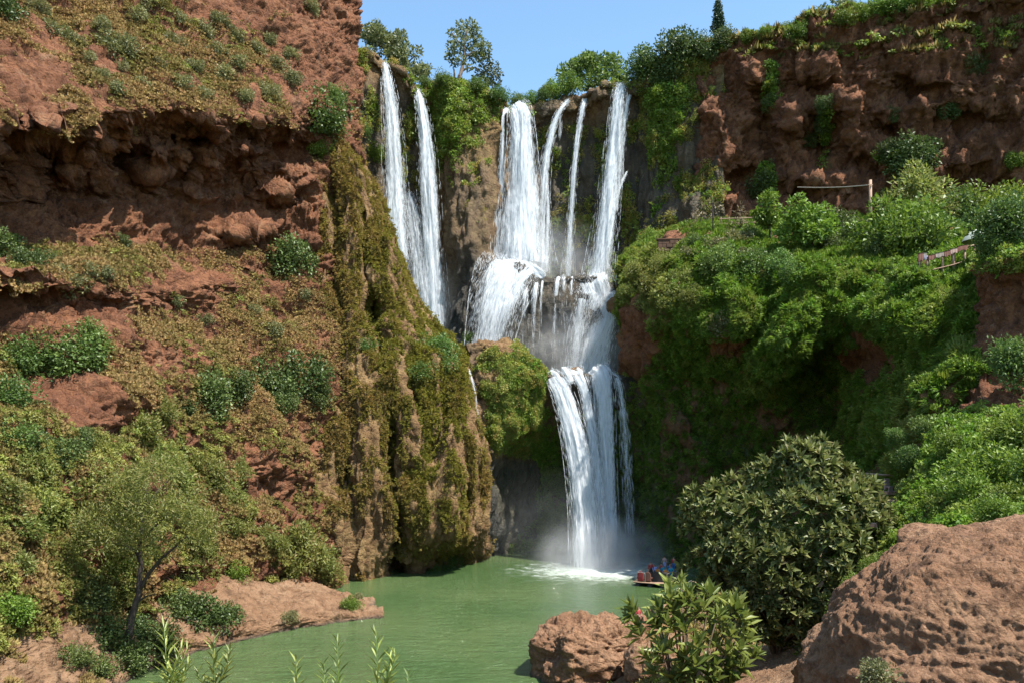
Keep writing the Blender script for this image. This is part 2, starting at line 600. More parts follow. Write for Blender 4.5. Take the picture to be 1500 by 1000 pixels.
def patch(name, rows, mat, disp, masks, step=3.0, maxseg=90, feat=None):
    C = np.array(rows, float)
    W = P(C[..., 0], C[..., 1], C[..., 2])
    R, K = C.shape[:2]
    pxm = F / C[..., 2]
    lr = [np.max(np.linalg.norm(W[i + 1] - W[i], axis=-1) * np.minimum(pxm[i], pxm[i + 1])) for i in range(R - 1)]
    lk = [np.max(np.linalg.norm(W[:, i + 1] - W[:, i], axis=-1) * np.minimum(pxm[:, i], pxm[:, i + 1])) for i in range(K - 1)]
    A = cr_matrix([int(min(max(math.ceil(x / step), 2), maxseg)) for x in lr], R)
    B = cr_matrix([int(min(max(math.ceil(x / step), 2), maxseg)) for x in lk], K)
    G = np.einsum('ar,rkc,bk->abc', A, C, B)
    px, py, D = G[..., 0], G[..., 1], G[..., 2]
    if feat is not None:
        D = D + feat(px, py)
    W = P(px, py, D)
    N = grid_normals(W)
    off = disp(W, px, py, N)
    W = W + N * off[..., None]
    N2 = grid_normals(W)
    att = masks(W, px, py, N, N2)
    n, m = px.shape
    idx = np.arange(n * m).reshape(n, m)
    faces = np.stack([idx[:-1, :-1], idx[:-1, 1:], idx[1:, 1:], idx[1:, :-1]], -1).reshape(-1, 4)
    a = W[0, 0], W[0, 1], W[1, 0]
    fn = np.cross(W[n // 2, m // 2 + 1] - W[n // 2, m // 2], W[n // 2 + 1, m // 2] - W[n // 2, m // 2])
    if np.dot(fn, N2[n // 2, m // 2]) < 0:
        faces = faces[:, ::-1]
    me = mesh_np(name, W.reshape(-1, 3), faces, mat, True, {k: v.reshape(-1) for k, v in att.items()})
    o = link(bpy.data.objects.new(name, me))
    o['kind'] = 'structure'
    sx = 750 + F * W[..., 0] / W[..., 1]
    sy = HZ - F * (W[..., 2] - CH) / W[..., 1]
    for kx, ky, dd in zip((sx.ravel() // 4).astype(int), (sy.ravel() // 4).astype(int), W[..., 1].ravel()):
        k = (kx, ky)
        if dd < ZB.get(k, 1e9):
            ZB[k] = dd
    ds = np.linalg.norm(np.cross(np.gradient(W, axis=0), np.gradient(W, axis=1)), axis=-1)
    PATCH[name] = dict(W=W, N=N2, NB=N, px=sx, py=sy, att=att, area=ds, o=o)
    return o


def surf(px, py, back=0.0):
    """Where the ray of a photo pixel meets the terrain."""
    i, j = int(px // 4), int(py // 4)
    for r in range(0, 12):
        c = [ZB[(a, b_)] for a in range(i - r, i + r + 1) for b_ in range(j - r, j + r + 1) if (a, b_) in ZB]
        if c:
            D = min(c) if r == 0 else sorted(c)[len(c) // 3]
            return V3(px, py, D + back), D
    return V3(px, py, 90), 90


def Z0(x):
    return np.zeros_like(x)


def rows_from(xs, spec):
    """spec: list of (ys, ds); ys may be one number."""
    out = []
    for ys, ds in spec:
        ys = ys if hasattr(ys, '__len__') else [ys] * len(xs)
        out.append([(x, y, d) for x, y, d in zip(xs, ys, ds)])
    return out


# ---- left cliff: grass slope, dark overhang, second slope, lower slopes
XA = [-260, -100, 0, 100, 200, 300, 400, 470, 530]
SPEC_A = [
    (-230, [90, 96, 104, 112, 120, 128, 138, 146, 152]),
    (-150, [66, 70, 76, 84, 92, 99, 108, 115, 122]),
    (0, [60, 64, 70, 77, 85, 92, 101, 109, 117]),
    ([90, 85, 85, 85, 85, 90, 100, 85, 60], [54.5, 58.5, 63.5, 70, 77.5, 85, 95, 104, 114]),
    ([190, 178, 168, 170, 158, 160, 178, 165, 130], [50, 54, 58, 64, 71, 79, 90, 99, 109]),
    ([218, 210, 205, 212, 190, 192, 215, 205, 170], [53, 57, 62, 68, 75.8, 84, 93.5, 100.5, 107]),
    (290, [54.5, 59, 64.5, 70.5, 78.5, 86.5, 95, 99, 105]),
    ([340, 345, 355, 362, 372, 388, 395, 380, 380], [53.3, 58, 63.5, 69.5, 77, 85, 93.5, 96.5, 102]),
    ([372, 374, 378, 384, 395, 410, 420, 415, 410], [50, 54, 58.5, 64.5, 73, 82, 91.5, 95.5, 101]),
    ([408, 408, 410, 416, 425, 438, 446, 445, 440], [46.5, 50.5, 54.5, 60.5, 69, 78.5, 89.5, 94.5, 100]),
    ([430, 432, 434, 440, 455, 470, 475, 475, 470], [49.5, 53.5, 58, 63, 67.5, 77, 88, 93, 99]),
    ([485, 487, 490, 492, 505, 512, 512, 510, 510], [48, 52, 56.5, 61, 65, 74.5, 85.5, 91, 97]),
    (600, [42, 46, 51, 56, 61.5, 70, 80, 88, 94]),
    (700, [38, 41.5, 46, 52, 58.5, 66.5, 76, 85, 92]),
    (800, [36, 39.5, 44, 50, 57, 64.5, 73.5, 82.5, 90]),
    ([960, 950, 940, 905, 885, 862, 858, 858, 856], [34, 38, 42, 48, 55.5, 63, 71.5, 81.5, 88]),
    ([1040, 1030, 1010, 970, 940, 910, 890, 880, 876], [34, 38, 42, 48, 55.5, 63, 72, 82, 88]),
]


def caveA(px, py):
    """1 inside the dark overhang and in the red recess further down on the left."""
    c = sstep(178, 215, py) * (1 - sstep(350, 385, py)) * (1 - sstep(440, 480, px))
    c2 = sstep(415, 440, py) * (1 - sstep(470, 500, py)) * (1 - sstep(130, 200, px))
    return np.clip(c + c2, 0, 1)


def featA(px, py):
    d = 0
    # the overhang breaks up into hanging masses along its length
    br = perlin(np.stack([px / 46.0, py / 60.0, 0 * px + 3.3], -1)) + 0.6 * perlin(np.stack([px / 19.0, py / 30.0, 0 * px + 8.1], -1))
    d = d - 2.8 * sstep(-0.15, 0.6, br) * sstep(165, 195, py) * (1 - sstep(225, 300, py)) * (1 - sstep(430, 470, px))
    # smaller scoops: under lumps, clefts and undercut foot
    for cx, cy_, rx, ry, k in ((60, 270, 90, 55, 2.0), (220, 270, 90, 50, 1.5), (190, 640, 60, 34, 2.2), (330, 560, 0, 0, 0), (250, 455, 60, 24, 2.6), (210, 530, 26, 45, 1.6), (95, 545, 60, 30, 2.4), (60, 230, 50, 18, 3), (330, 205, 60, 14, 3),
                               (470, 690, 14, 40, 2.0), (505, 760, 10, 45, 2.0), (375, 720, 30, 20, 1.5), (160, 240, 40, 20, 2.5), (440, 225, 26, 18, 2.5), (350, 400, 26, 10, 1.5), (330, 845, 60, 12, 3)):
        if rx:
            d = d + k * blob(px, py, cx, cy_, rx, ry)
    # knobs that stand proud of the overhang
    for cx, cy_, rx, ry, k in ((310, 188, 24, 16, 3), (350, 215, 26, 22, 3.5), (250, 222, 24, 14, 2.5), (110, 195, 40, 30, 3.5), (38, 205, 30, 16, 2.5), (400, 175, 30, 24, 3), (320, 410, 40, 16, 2.5), (370, 330, 30, 14, 3), (400, 285, 24, 10, 3), (340, 345, 16, 10, 2.5), (150, 395, 60, 12, 2)):
        d = d - k * blob(px, py, cx, cy_, rx, ry)
    return d


def dispA(W, px, py, N):
    cave = caveA(px, py)
    up = sstep(0.1, 0.6, N[..., 2])
    d = 1.7 * fbm(W / 9.0, 3)
    d += (0.8 - 0.3 * up + 0.6 * cave) * crag(W / np.array([5.0, 5.0, 3.6]) + 3, 7, 0.66)
    d += (0.3 + 0.5 * cave) * (0.6 - worley(W / np.array([2.6, 2.6, 1.5]))) * 0.8
    # strata in the overhang
    d += cave * 0.4 * perlin(np.stack([W[..., 0] / 9, W[..., 1] / 9, W[..., 2] / 1.1 + 1.5 * fbm(W / 6, 2)], -1))
    rk = 1 - 0.55 * up
    d -= rk * 0.55 * np.exp(-np.abs(perlin(W / np.array([1.9, 1.9, 1.3]) + 31)) * 9)
    d -= rk * 0.42 * sstep(0.34, 0.12, worley(W / np.array([1.2, 1.2, 0.9]) + 5))
    d += rk * 0.16 * fbm(W / 0.45 + 2, 2)
    # drips hanging along the ledge
    flute = perlin(np.stack([W[..., 0] / 1.2, W[..., 1] / 1.2, W[..., 2] / 14], -1))
    d += 0.5 * flute * (1 - up) * (1 - cave)
    return d


def maskA(W, px, py, N, N2):
    cave = caveA(px, py)
    n = fbm(W / 5.0, 4)
    nf = fbm(W / 1.6 + 5, 3)
    up = sstep(0.12, 0.45, N[..., 2] * 0.6 + N2[..., 2] * 0.4)
    bare = sstep(0.05, 0.4, fbm(W / 3.0 + 40, 4))
    veg = np.clip(0.08 + 0.70 * up + 0.65 * n + 0.4 * nf - 0.65 * bare, 0, 1) * (1 - 0.97 * cave)
    veg *= sstep(-0.1, 0.22, N2[..., 2])
    rock = blob(px, py, 40, 120, 60, 70) + blob(px, py, 460, 60, 55, 90) * 1.2 + blob(px, py, 520, 60, 30, 90) + blob(px, py, 210, 500, 70, 60) * 0.55 + blob(px, py, 110, 580, 60, 50) + blob(px, py, 300, 410, 60, 20) + blob(px, py, 60, 445, 110, 30) + blob(px, py, 340, 10, 60, 25) * 0.8 + blob(px, py, 390, 700, 50, 30) * 0.8 + blob(px, py, 470, 330, 30, 60)
    veg = np.clip(veg - rock, 0, 1)
    dry = np.clip(0.60 + 1.1 * n + 0.3 * nf + 0.25 * sstep(400, 200, py) - 0.35 * sstep(560, 760, py) - 0.5 * blob(px, py, 230, 40, 90, 60), 0, 1)
    return dict(veg=veg, dry=dry, wet=Z0(veg), moss=Z0(veg))


patch('cliff', rows_from(XA, SPEC_A), M['red'], dispA, maskA, 2.8, feat=featA)

# ---- tufa buttress in front of the left falls
XB = None
ROWS_B = [
    [(430, 100, 124), (455, 98, 118), (470, 98, 112), (482, 102, 110), (492, 108, 113), (494, 112, 126)],
    [(440, 120, 113), (460, 122, 107), (472, 124, 105.5), (484, 128, 105.5), (494, 136, 108), (496, 140, 122)],
    [(445, 200, 106), (470, 200, 103), (488, 200, 102), (502, 204, 102.7), (514, 210, 105), (516, 214, 120)],
    [(450, 300, 101.5), (482, 300, 98.8), (512, 300, 98.6), (534, 300, 99.5), (553, 302, 102.5), (556, 305, 119)],
    [(450, 400, 98), (490, 400, 95.8), (532, 400, 96.2), (562, 400, 97.6), (588, 402, 101), (592, 405, 118)],
    [(450, 480, 95.5), (492, 480, 93.2), (542, 480, 93.6), (588, 482, 95.2), (616, 484, 98.5), (656, 494, 112)],
    [(450, 540, 92.5), (500, 540, 90.8), (552, 538, 91), (608, 532, 92), (654, 526, 94.5), (684, 524, 102)],
    [(450, 620, 89.5), (505, 620, 88.3), (560, 620, 88.5), (618, 620, 89.3), (672, 620, 91), (708, 622, 99)],
    [(450, 720, 85.5), (510, 720, 85.8), (570, 720, 87), (628, 720, 88), (682, 720, 89.5), (718, 718, 98)],
    [(452, 785, 83.5), (515, 790, 85), (578, 792, 87.2), (634, 790, 88.3), (682, 784, 90), (718, 772, 98)],
    [(462, 830, 83), (528, 830, 85.3), (588, 824, 89.3), (640, 816, 92), (686, 806, 95.5), (718, 796, 103)],
    [(470, 866, 83), (530, 858, 85.5), (590, 846, 90.5), (640, 838, 94.5), (686, 828, 98.5), (718, 816, 106)],
    [(470, 880, 83), (530, 872, 85.5), (590, 860, 90.5), (640, 852, 94.5), (686, 842, 98.5), (718, 830, 106)],
]


def featB(px, py):
    d = 0
    # long dark clefts between the curtains, little caves
    for x0, y0, x1, y1, wd, k in ((565, 610, 588, 850, 9, 5.5), (545, 440, 560, 520, 10, 3.5), (488, 240, 500, 560, 8, 2.2), (655, 540, 640, 660, 10, 2.0), (525, 300, 545, 440, 6, 1.5), (600, 420, 610, 600, 6, 1.4), (510, 620, 520, 850, 7, 1.6)):
        t = np.clip((py - y0) / (y1 - y0), 0, 1)
        xx = x0 + (x1 - x0) * t + 4 * np.sin(py / 23.0)
        d = d + k * np.exp(-((px - xx) / wd) ** 2) * sstep(y0 - 25, y0 + 15, py) * (1 - sstep(y1 - 10, y1 + 40, py))
    for cx, cy_, rx, ry, k in ((545, 465, 12, 22, 4), (680, 735, 12, 24, 3.5), (545, 455, 22, 14, 2), (500, 700, 12, 24, 3), (600, 690, 14, 18, 2.5), (480, 800, 14, 25, 2.5), (660, 812, 40, 10, 2.5), (630, 660, 12, 16, 2)):
        d = d + k * blob(px, py, cx, cy_, rx, ry)
    return d


def dispB(W, px, py, N):
    xz = W / np.array([1.0, 1.0, 7.0])
    warp = 0.5 * fbm(W / 4.0, 2)[..., None] * np.array([1, 1, 0.0])
    d = 0.8 * fbm(W / np.array([6.0, 6.0, 14.0]), 3)
    d += 0.62 * billow((xz + warp) / np.array([2.4, 2.4, 2.6]), 2)
    d += 0.40 * billow((xz + warp) / np.array([0.85, 0.85, 1.6]) + 4, 2)
    d += 0.22 * fbm(W / np.array([0.6, 0.6, 1.1]) + 4, 3)
    low = sstep(60, 20, CH + (HZ - py) / F * 90)
    d += low * 0.25 * (0.6 - worley(W / np.array([2.2, 2.2, 3.4])))
    return d


def maskB(W, px, py, N, N2):
    n = fbm(W / np.array([1.5, 1.5, 9.0]), 4)
    nf = fbm(W / np.array([0.9, 0.9, 2.4]) + 5, 3)
    edge = sstep(440, 480, px)
    veg = np.clip(0.36 + 1.05 * n + 0.4 * nf + 0.25 * N2[..., 2], 0, 1)
    bare = blob(px, py, 520, 800, 60, 40) + 0.7 * blob(px, py, 460, 740, 30, 60) + 0.7 * blob(px, py, 610, 830, 80, 14) + 0.6 * blob(px, py, 700, 770, 22, 60) + 0.7 * blob(px, py, 710, 600, 16, 90)
    veg = np.clip(veg - bare, 0, 1)
    green = 0.75 * blob(px, py, 640, 650, 60, 160) + 0.5 * blob(px, py, 560, 430, 40, 120) + 0.8 * blob(px, py, 640, 510, 50, 40)
    dry = np.clip(0.5 - green + 0.7 * n, 0, 1)
    return dict(veg=veg * edge, dry=dry, wet=Z0(veg), moss=Z0(veg))


patch('tufa_cliff', ROWS_B, M['tufa'], dispB, maskB, 2.6, feat=featB)

# ---- vine covered dome left of the lower lip
ROWS_C = [
    [(676, 520, 116), (705, 512, 115), (735, 510, 114), (768, 530, 113), (792, 552, 113), (800, 556, 114)],
    [(684, 508, 105), (712, 499, 103), (742, 501, 102), (774, 524, 101.5), (791, 545, 102), (798, 550, 108)],
    [(686, 535, 101.5), (716, 530, 100.5), (746, 530, 99.5), (776, 540, 99.7), (792, 556, 101.5), (798, 560, 109)],
    [(690, 580, 99.5), (720, 580, 99), (748, 580, 98.5), (776, 580, 99.5), (789, 585, 102), (795, 590, 109)],
    [(698, 630, 98.5), (724, 632, 98.5), (750, 632, 98.8), (772, 628, 100.5), (785, 622, 103), (793, 620, 110)],
    [(706, 690, 98.5), (724, 680, 100), (748, 660, 104), (768, 652, 107), (784, 648, 109), (793, 645, 112)],
    [(716, 760, 99), (728, 750, 102), (748, 730, 107), (768, 720, 109), (784, 715, 110.5), (793, 712, 113)],
    [(712, 820, 104), (728, 820, 106), (748, 818, 109), (768, 816, 110.5), (784, 816, 111), (793, 816, 113)],
]


def dispC(W, px, py, N):
    d = 0.8 * fbm(W / 5.0, 3) + 0.5 * billow(W / np.array([1.6, 1.6, 4.0]), 3) + 0.22 * fbm(W / 0.8, 3)
    return d


def maskC(W, px, py, N, N2):
    n = fbm(W / 3.0, 4)
    low = sstep(640, 690, py)
    veg = np.clip(0.75 + 0.6 * n, 0, 1) * (1 - low)
    pipe = np.exp(-((px - (690 + (py - 520) * 0.13)) / 9.0) ** 2)
    veg = np.clip(veg - 1.3 * pipe - blob(px, py, 725, 500, 45, 14) - 0.8 * blob(px, py, 722, 552, 16, 10), 0, 1)
    return dict(veg=veg, dry=np.clip(0.3 + 0.8 * n, 0, 1), wet=0.8 * low + 0.45 * pipe, moss=0.55 * low)


patch('vine_dome', ROWS_C, M['tufa'], dispC, maskC, 2.8)

# ---- wall of the lower fall with its cave
XW = [690, 740, 790, 830, 870, 910, 940, 990, 1050]
base_d = [107, 109, 111, 112, 112, 111, 107, 101, 95]
ROWS_W = rows_from(XW, [
    ([563, 560, 556, 555, 555, 556, 560, 585, 590], [118, 118, 117, 117, 117, 117, 117, 112, 108]),
    ([562, 556, 549, 547, 547, 549, 556, 575, 580], [106, 105, 104, 103.6, 103.6, 103.8, 104, 102, 99]),
    ([575, 568, 560, 557, 557, 560, 566, 585, 590], [104, 103.6, 102.6, 102.2, 102.2, 102.4, 102.8, 101, 98]),
    ([610, 605, 592, 585, 585, 588, 600, 610, 615], [107, 106, 103.6, 103.3, 103.3, 103.3, 103, 101, 97]),
    (650, [110, 110, 108.5, 108.5, 108.5, 108, 106, 102.5, 98]),
    (730, [109.5, 111, 112, 113, 113, 112, 108.5, 103, 97]),
    ([WL_ + 3 for WL_ in [WL0 for WL0 in (CH * F / np.array(base_d) + HZ)]], base_d),
    ([WL_ + 18 for WL_ in (CH * F / np.array(base_d) + HZ)], base_d),
])


def dispW(W, px, py, N):
    d = 0.9 * fbm(W / 6.0, 3) + 0.55 * billow(W / np.array([1.5, 1.5, 5.0]), 3) + 0.2 * fbm(W / 0.8, 3)
    lip = sstep(575, 545, py)
    return d * (1 - 0.75 * lip)


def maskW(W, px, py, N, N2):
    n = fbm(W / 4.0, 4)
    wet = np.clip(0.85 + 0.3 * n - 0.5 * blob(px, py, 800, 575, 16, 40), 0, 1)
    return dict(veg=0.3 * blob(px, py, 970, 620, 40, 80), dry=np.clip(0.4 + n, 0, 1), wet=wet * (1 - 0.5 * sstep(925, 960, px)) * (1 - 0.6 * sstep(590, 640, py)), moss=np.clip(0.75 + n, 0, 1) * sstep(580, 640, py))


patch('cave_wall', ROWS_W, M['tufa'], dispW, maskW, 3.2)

# ---- middle step: rounded dome under the upper falls
ROWS_E = [
    [(650, 500, 130), (690, 420, 131), (722, 400, 131), (762, 398, 131), (800, 414, 130), (840, 411, 130), (880, 414, 130), (905, 440, 130), (940, 448, 128)],
    [(655, 480, 121), (690, 402, 121), (722, 386, 119), (762, 385, 118), (800, 409, 116.5), (840, 406, 116), (880, 409, 116), (904, 434, 117), (938, 442, 119)],
    [(655, 488, 119.5), (688, 425, 119), (716, 404, 117), (757, 404, 116), (797, 419, 114.7), (840, 416, 114.3), (882, 419, 114.3), (906, 444, 115.5), (940, 452, 118)],
    [(655, 500, 118.5), (686, 465, 117), (708, 450, 115.2), (748, 452, 114.2), (792, 456, 113.8), (840, 456, 113.3), (884, 456, 113), (907, 474, 114.5), (944, 476, 117)],
    [(655, 530, 117), (684, 510, 115), (702, 505, 113.5), (740, 505, 113.3), (790, 505, 114), (840, 505, 114), (882, 505, 112.3), (904, 515, 114), (944, 515, 116)],
    [(655, 575, 115), (684, 575, 113), (700, 575, 112), (738, 575, 112), (790, 575, 114), (840, 575, 114), (880, 575, 111.5), (902, 575, 113), (944, 575, 115)],
]


def dispE(W, px, py, N):
    d = 0.7 * fbm(W / 5.0, 3) + 0.4 * billow(W / np.array([1.3, 1.3, 5.0]), 3) + 0.15 * fbm(W / 0.7, 3)
    return d


def maskE(W, px, py, N, N2):
    n = fbm(W / 4.0, 4)
    return dict(veg=Z0(n), dry=Z0(n), wet=np.clip(0.95 + 0.2 * n, 0, 1), moss=np.clip(0.1 + n, 0, 1) * 0.5)


patch('rock_step', ROWS_E, M['tufa'], dispE, maskE, 3.0)

# ---- back wall below the plateau lip
LIP = [(490, 82, 127), (515, 78, 127), (542, 76, 127.5), (565, 93, 128.5), (590, 107, 128), (612, 131, 130), (637, 127, 130.5), (660, 124, 128), (680, 126, 128), (722, 140, 127.5), (748, 159, 128.5), (785, 150, 129), (815, 148, 130), (850, 145, 130.5), (880, 127, 128.5), (912, 127, 128), (950, 108, 126.5), (1000, 75, 125), (1060, 62, 123)]
zl = [CH + (HZ - y) / F * d for x, y, d in LIP]
g0 = [(750 + (x - 750) * d / 190.0, HZ - (z + 1.0 - CH) * F / 190.0, 190.0) for (x, y, d), z in zip(LIP, zl)]
gm = [(750 + (x - 750) * d / (d + 6), HZ - (z + 0.2 - CH) * F / (d + 6), d + 6) for (x, y, d), z in zip(LIP, zl)]
XG = [q[0] for q in LIP]
ROWS_G = [g0, gm, LIP, [(x, y + 12, d - 0.8) for x, y, d in LIP]] + rows_from(XG, [
    ([max(y + 34, 0) for x, y, d in LIP], [126, 126, 127, 130, 129, 132, 132, 127, 126.5, 126, 129.5, 130.5, 131.5, 132, 129.5, 129.5, 127, 124, 121.5]),
    (215, [124, 124, 127, 130.5, 130, 132.5, 132.5, 126.5, 125, 125, 129.5, 131.5, 132, 132.5, 131, 130.5, 127, 124, 121]),
    (280, [122, 122.5, 127, 130.5, 130, 132.5, 132.5, 126, 123, 123, 128.5, 131.5, 132, 132.5, 131.5, 131, 127, 123, 119]),
    (340, [121, 121.5, 127, 130, 130, 132, 132, 124.5, 121, 121.5, 127.5, 131, 132, 132, 131.5, 130.5, 126, 122, 117]),
    (410, [120, 120.5, 126, 130, 130, 131.5, 131.5, 124, 120, 120.5, 126, 130, 131, 131, 130.5, 129.5, 125, 120, 115]),
    (500, [118, 119, 125, 129, 129, 130.5, 130.5, 124, 119, 119.5, 123, 127, 128, 128, 128, 127, 122, 117, 112]),
    (590, [118, 118, 124, 128, 128, 129.5, 129.5, 124, 119, 119, 121, 124, 125, 125, 125, 124, 119, 114, 110]),
])


def dispG(W, px, py, N):
    top = sstep(0.5, 0.85, N[..., 2])
    d = 1.2 * fbm(W / 7.0, 3) + 0.7 * billow(W / np.array([1.9, 1.9, 8.0]), 3) + 0.25 * fbm(W / 0.9, 3)
    d += 0.5 * (0.6 - worley(W / np.array([2.4, 2.4, 4.0])))
    return d * (1 - 0.6 * top)


def maskG(W, px, py, N, N2):
    n = fbm(W / np.array([4.0, 4.0, 7.0]), 4)
    left = 1 - sstep(590, 640, px)
    pier = blob(px, py, 690, 250, 48, 130)
    right = sstep(770, 800, px)
    wet = np.clip(0.75 * right + 0.65 * left + 0.6 * sstep(300, 400, py) * blob(px, py, 690, 420, 40, 110) + 0.2 * n, 0, 1)
    wet = wet * sstep(100, 160, py + 0 * px)
    wet = np.clip(wet + 0.15 - 0.8 * pier - 0.8 * blob(px, py, 862, 165, 60, 26) - 0.2 * sstep(960, 1000, px), 0, 1)
    moss = np.clip(0.45 * right + 0.35 * left + 0.9 * blob(px, py, 660, 200, 40, 60) + n * 0.9 - 0.6 * blob(px, py, 860, 165, 70, 26), 0, 1)
    lowp = np.exp(-((px - 690) / 48.0) ** 2) * sstep(190, 260, py)
    moss = np.clip(moss - 0.8 * lowp, 0, 1)
    wet = np.clip(wet + 0.45 * lowp, 0, 1)
    veg = np.clip(pier * 0.8 * (1 - 0.6 * lowp) + 0.5 * n + 0.8 * sstep(0.4, 0.8, N2[..., 2]), 0, 1)
    dry = np.clip(0.45 + 0.6 * n, 0, 1)
    return dict(veg=veg, dry=dry, wet=wet, moss=moss)


patch('gorge_wall', ROWS_G, M['tufa'], dispG, maskG, 3.0)

# ---- right red cliff
XH = [955, 1000, 1050, 1110, 1180, 1260, 1340, 1420, 1500, 1600, 1760]
TOPH = [100, 78, 62, 54, 40, 22, 10, -4, -20, -42, -75]
DH = [128, 125, 122.5, 120, 117.5, 115, 112.5, 110, 107, 103, 97]
ZH = [CH + (HZ - y) / F * d for y, d in zip(TOPH, DH)]
ROWS_H = [[(750 + (x - 750) * d / 180.0, HZ - (z + 2 - CH) * F / 180.0, 180.0) for x, d, z in zip(XH, DH, ZH)],
          [(750 + (x - 750) * d / (d + 8), HZ - (z + 0.6 - CH) * F / (d + 8), d + 8) for x, d, z in zip(XH, DH, ZH)]] + rows_from(XH, [
    (TOPH, DH),
    ([y + 14 for y in TOPH], [d - 0.9 for d in DH]),
    ([y + 40 for y in TOPH], [d - 0.4 for d in DH]),
    (140, [126.5, 123.5, 121, 119, 116.6, 114.2, 111.7, 108.9, 105.9, 101.5, 95.5]),
    (205, [126.8, 124, 121.5, 119.7, 117.2, 114.8, 112.2, 109.3, 106.3, 101.7, 95.5]),
    (265, [127, 124, 121.5, 120, 117.6, 115.2, 112.4, 109.6, 106.4, 101.6, 95.3]),
    (335, [126, 124, 121, 120, 118.5, 115.5, 112.5, 109.5, 106, 101, 95]),
    (430, [125, 121, 119, 118, 116, 113, 110, 107, 103, 98, 92]),
])


def featH(px, py):
    d = 0
    # arches, hanging masses and hollows
    for cx, cy_, rx, ry, k in ((1205, 215, 40, 30, 4), (1180, 130, 26, 14, 3), (1120, 180, 22, 40, 3), (1280, 250, 50, 20, 3), (1370, 290, 60, 20, 3), (1420, 180, 60, 20, 2.5), (1085, 265, 34, 18, 2.5), (1170, 285, 60, 10, 2), (1130, 245, 10, 50, 2), (1330, 130, 40, 14, 2.5), (1010, 200, 18, 60, 2), (1450, 260, 30, 24, 2.5), (1300, 190, 26, 14, 2.5)):
        d = d + k * blob(px, py, cx, cy_, rx, ry)
    for cx, cy_, rx, ry, k in ((1030, 165, 18, 40, 3.5), (1060, 195, 20, 40, 3.5), (1150, 165, 22, 36, 3.5), (1235, 150, 24, 30, 3), (1245, 210, 14, 26, 3), (1200, 100, 26, 22, 3), (1255, 90, 18, 24, 2.5), (1200, 262, 60, 14, 3.5), (1035, 250, 40, 30, 3), (1330, 245, 40, 16, 3.5), (1420, 240, 60, 12, 2.5), (1380, 120, 60, 14, 2), (1110, 105, 30, 20, 3), (1300, 60, 50, 14, 2)):
        d = d - 0.55 * k * blob(px, py, cx, cy_, rx, ry)
    return d


def dispH(W, px, py, N):
    top = sstep(0.6, 0.9, N[..., 2])
    d = 1.5 * fbm(W / np.array([10.0, 10.0, 16.0]), 3) + 1.5 * crag(W / np.array([4.6, 4.6, 7.0]), 7, 0.66)
    d += 0.6 * (0.6 - worley(W / np.array([2.8, 2.8, 3.6]))) + 0.35 * billow(W / np.array([0.9, 0.9, 3.4]), 2)
    d -= 0.6 * np.exp(-np.abs(perlin(W / np.array([2.2, 2.2, 2.0]) + 31)) * 9)
    d -= 0.55 * sstep(0.34, 0.10, worley(W / np.array([1.5, 1.5, 1.3]) + 5))
    d += 0.2 * fbm(W / 0.5 + 2, 2)
    return d * (1 - 0.75 * top)


def maskH(W, px, py, N, N2):
    n = fbm(W / 6.0, 4)
    up = sstep(0.45, 0.8, N2[..., 2])
    vl = 1 - sstep(985, 1040, px + 20 * n)
    vines = blob(px, py, 1130, 130, 12, 50) + blob(px, py, 1208, 180, 12, 50) + blob(px, py, 1120, 260, 14, 40) + 0.7 * blob(px, py, 1340, 230, 40, 16) + 0.7 * blob(px, py, 1300, 220, 20, 14)
    moss = np.clip(vl * 0.9 + 0.8 * vines + n * 0.35, 0, 1)
    veg = np.clip(up * 0.9 * sstep(120, 60, py), 0, 1)
    return dict(veg=veg, dry=np.clip(0.35 + n, 0, 1), wet=0.45 * vl, moss=moss)


patch('red_cliff', ROWS_H, M['red'], dispH, maskH, 3.0, feat=featH)

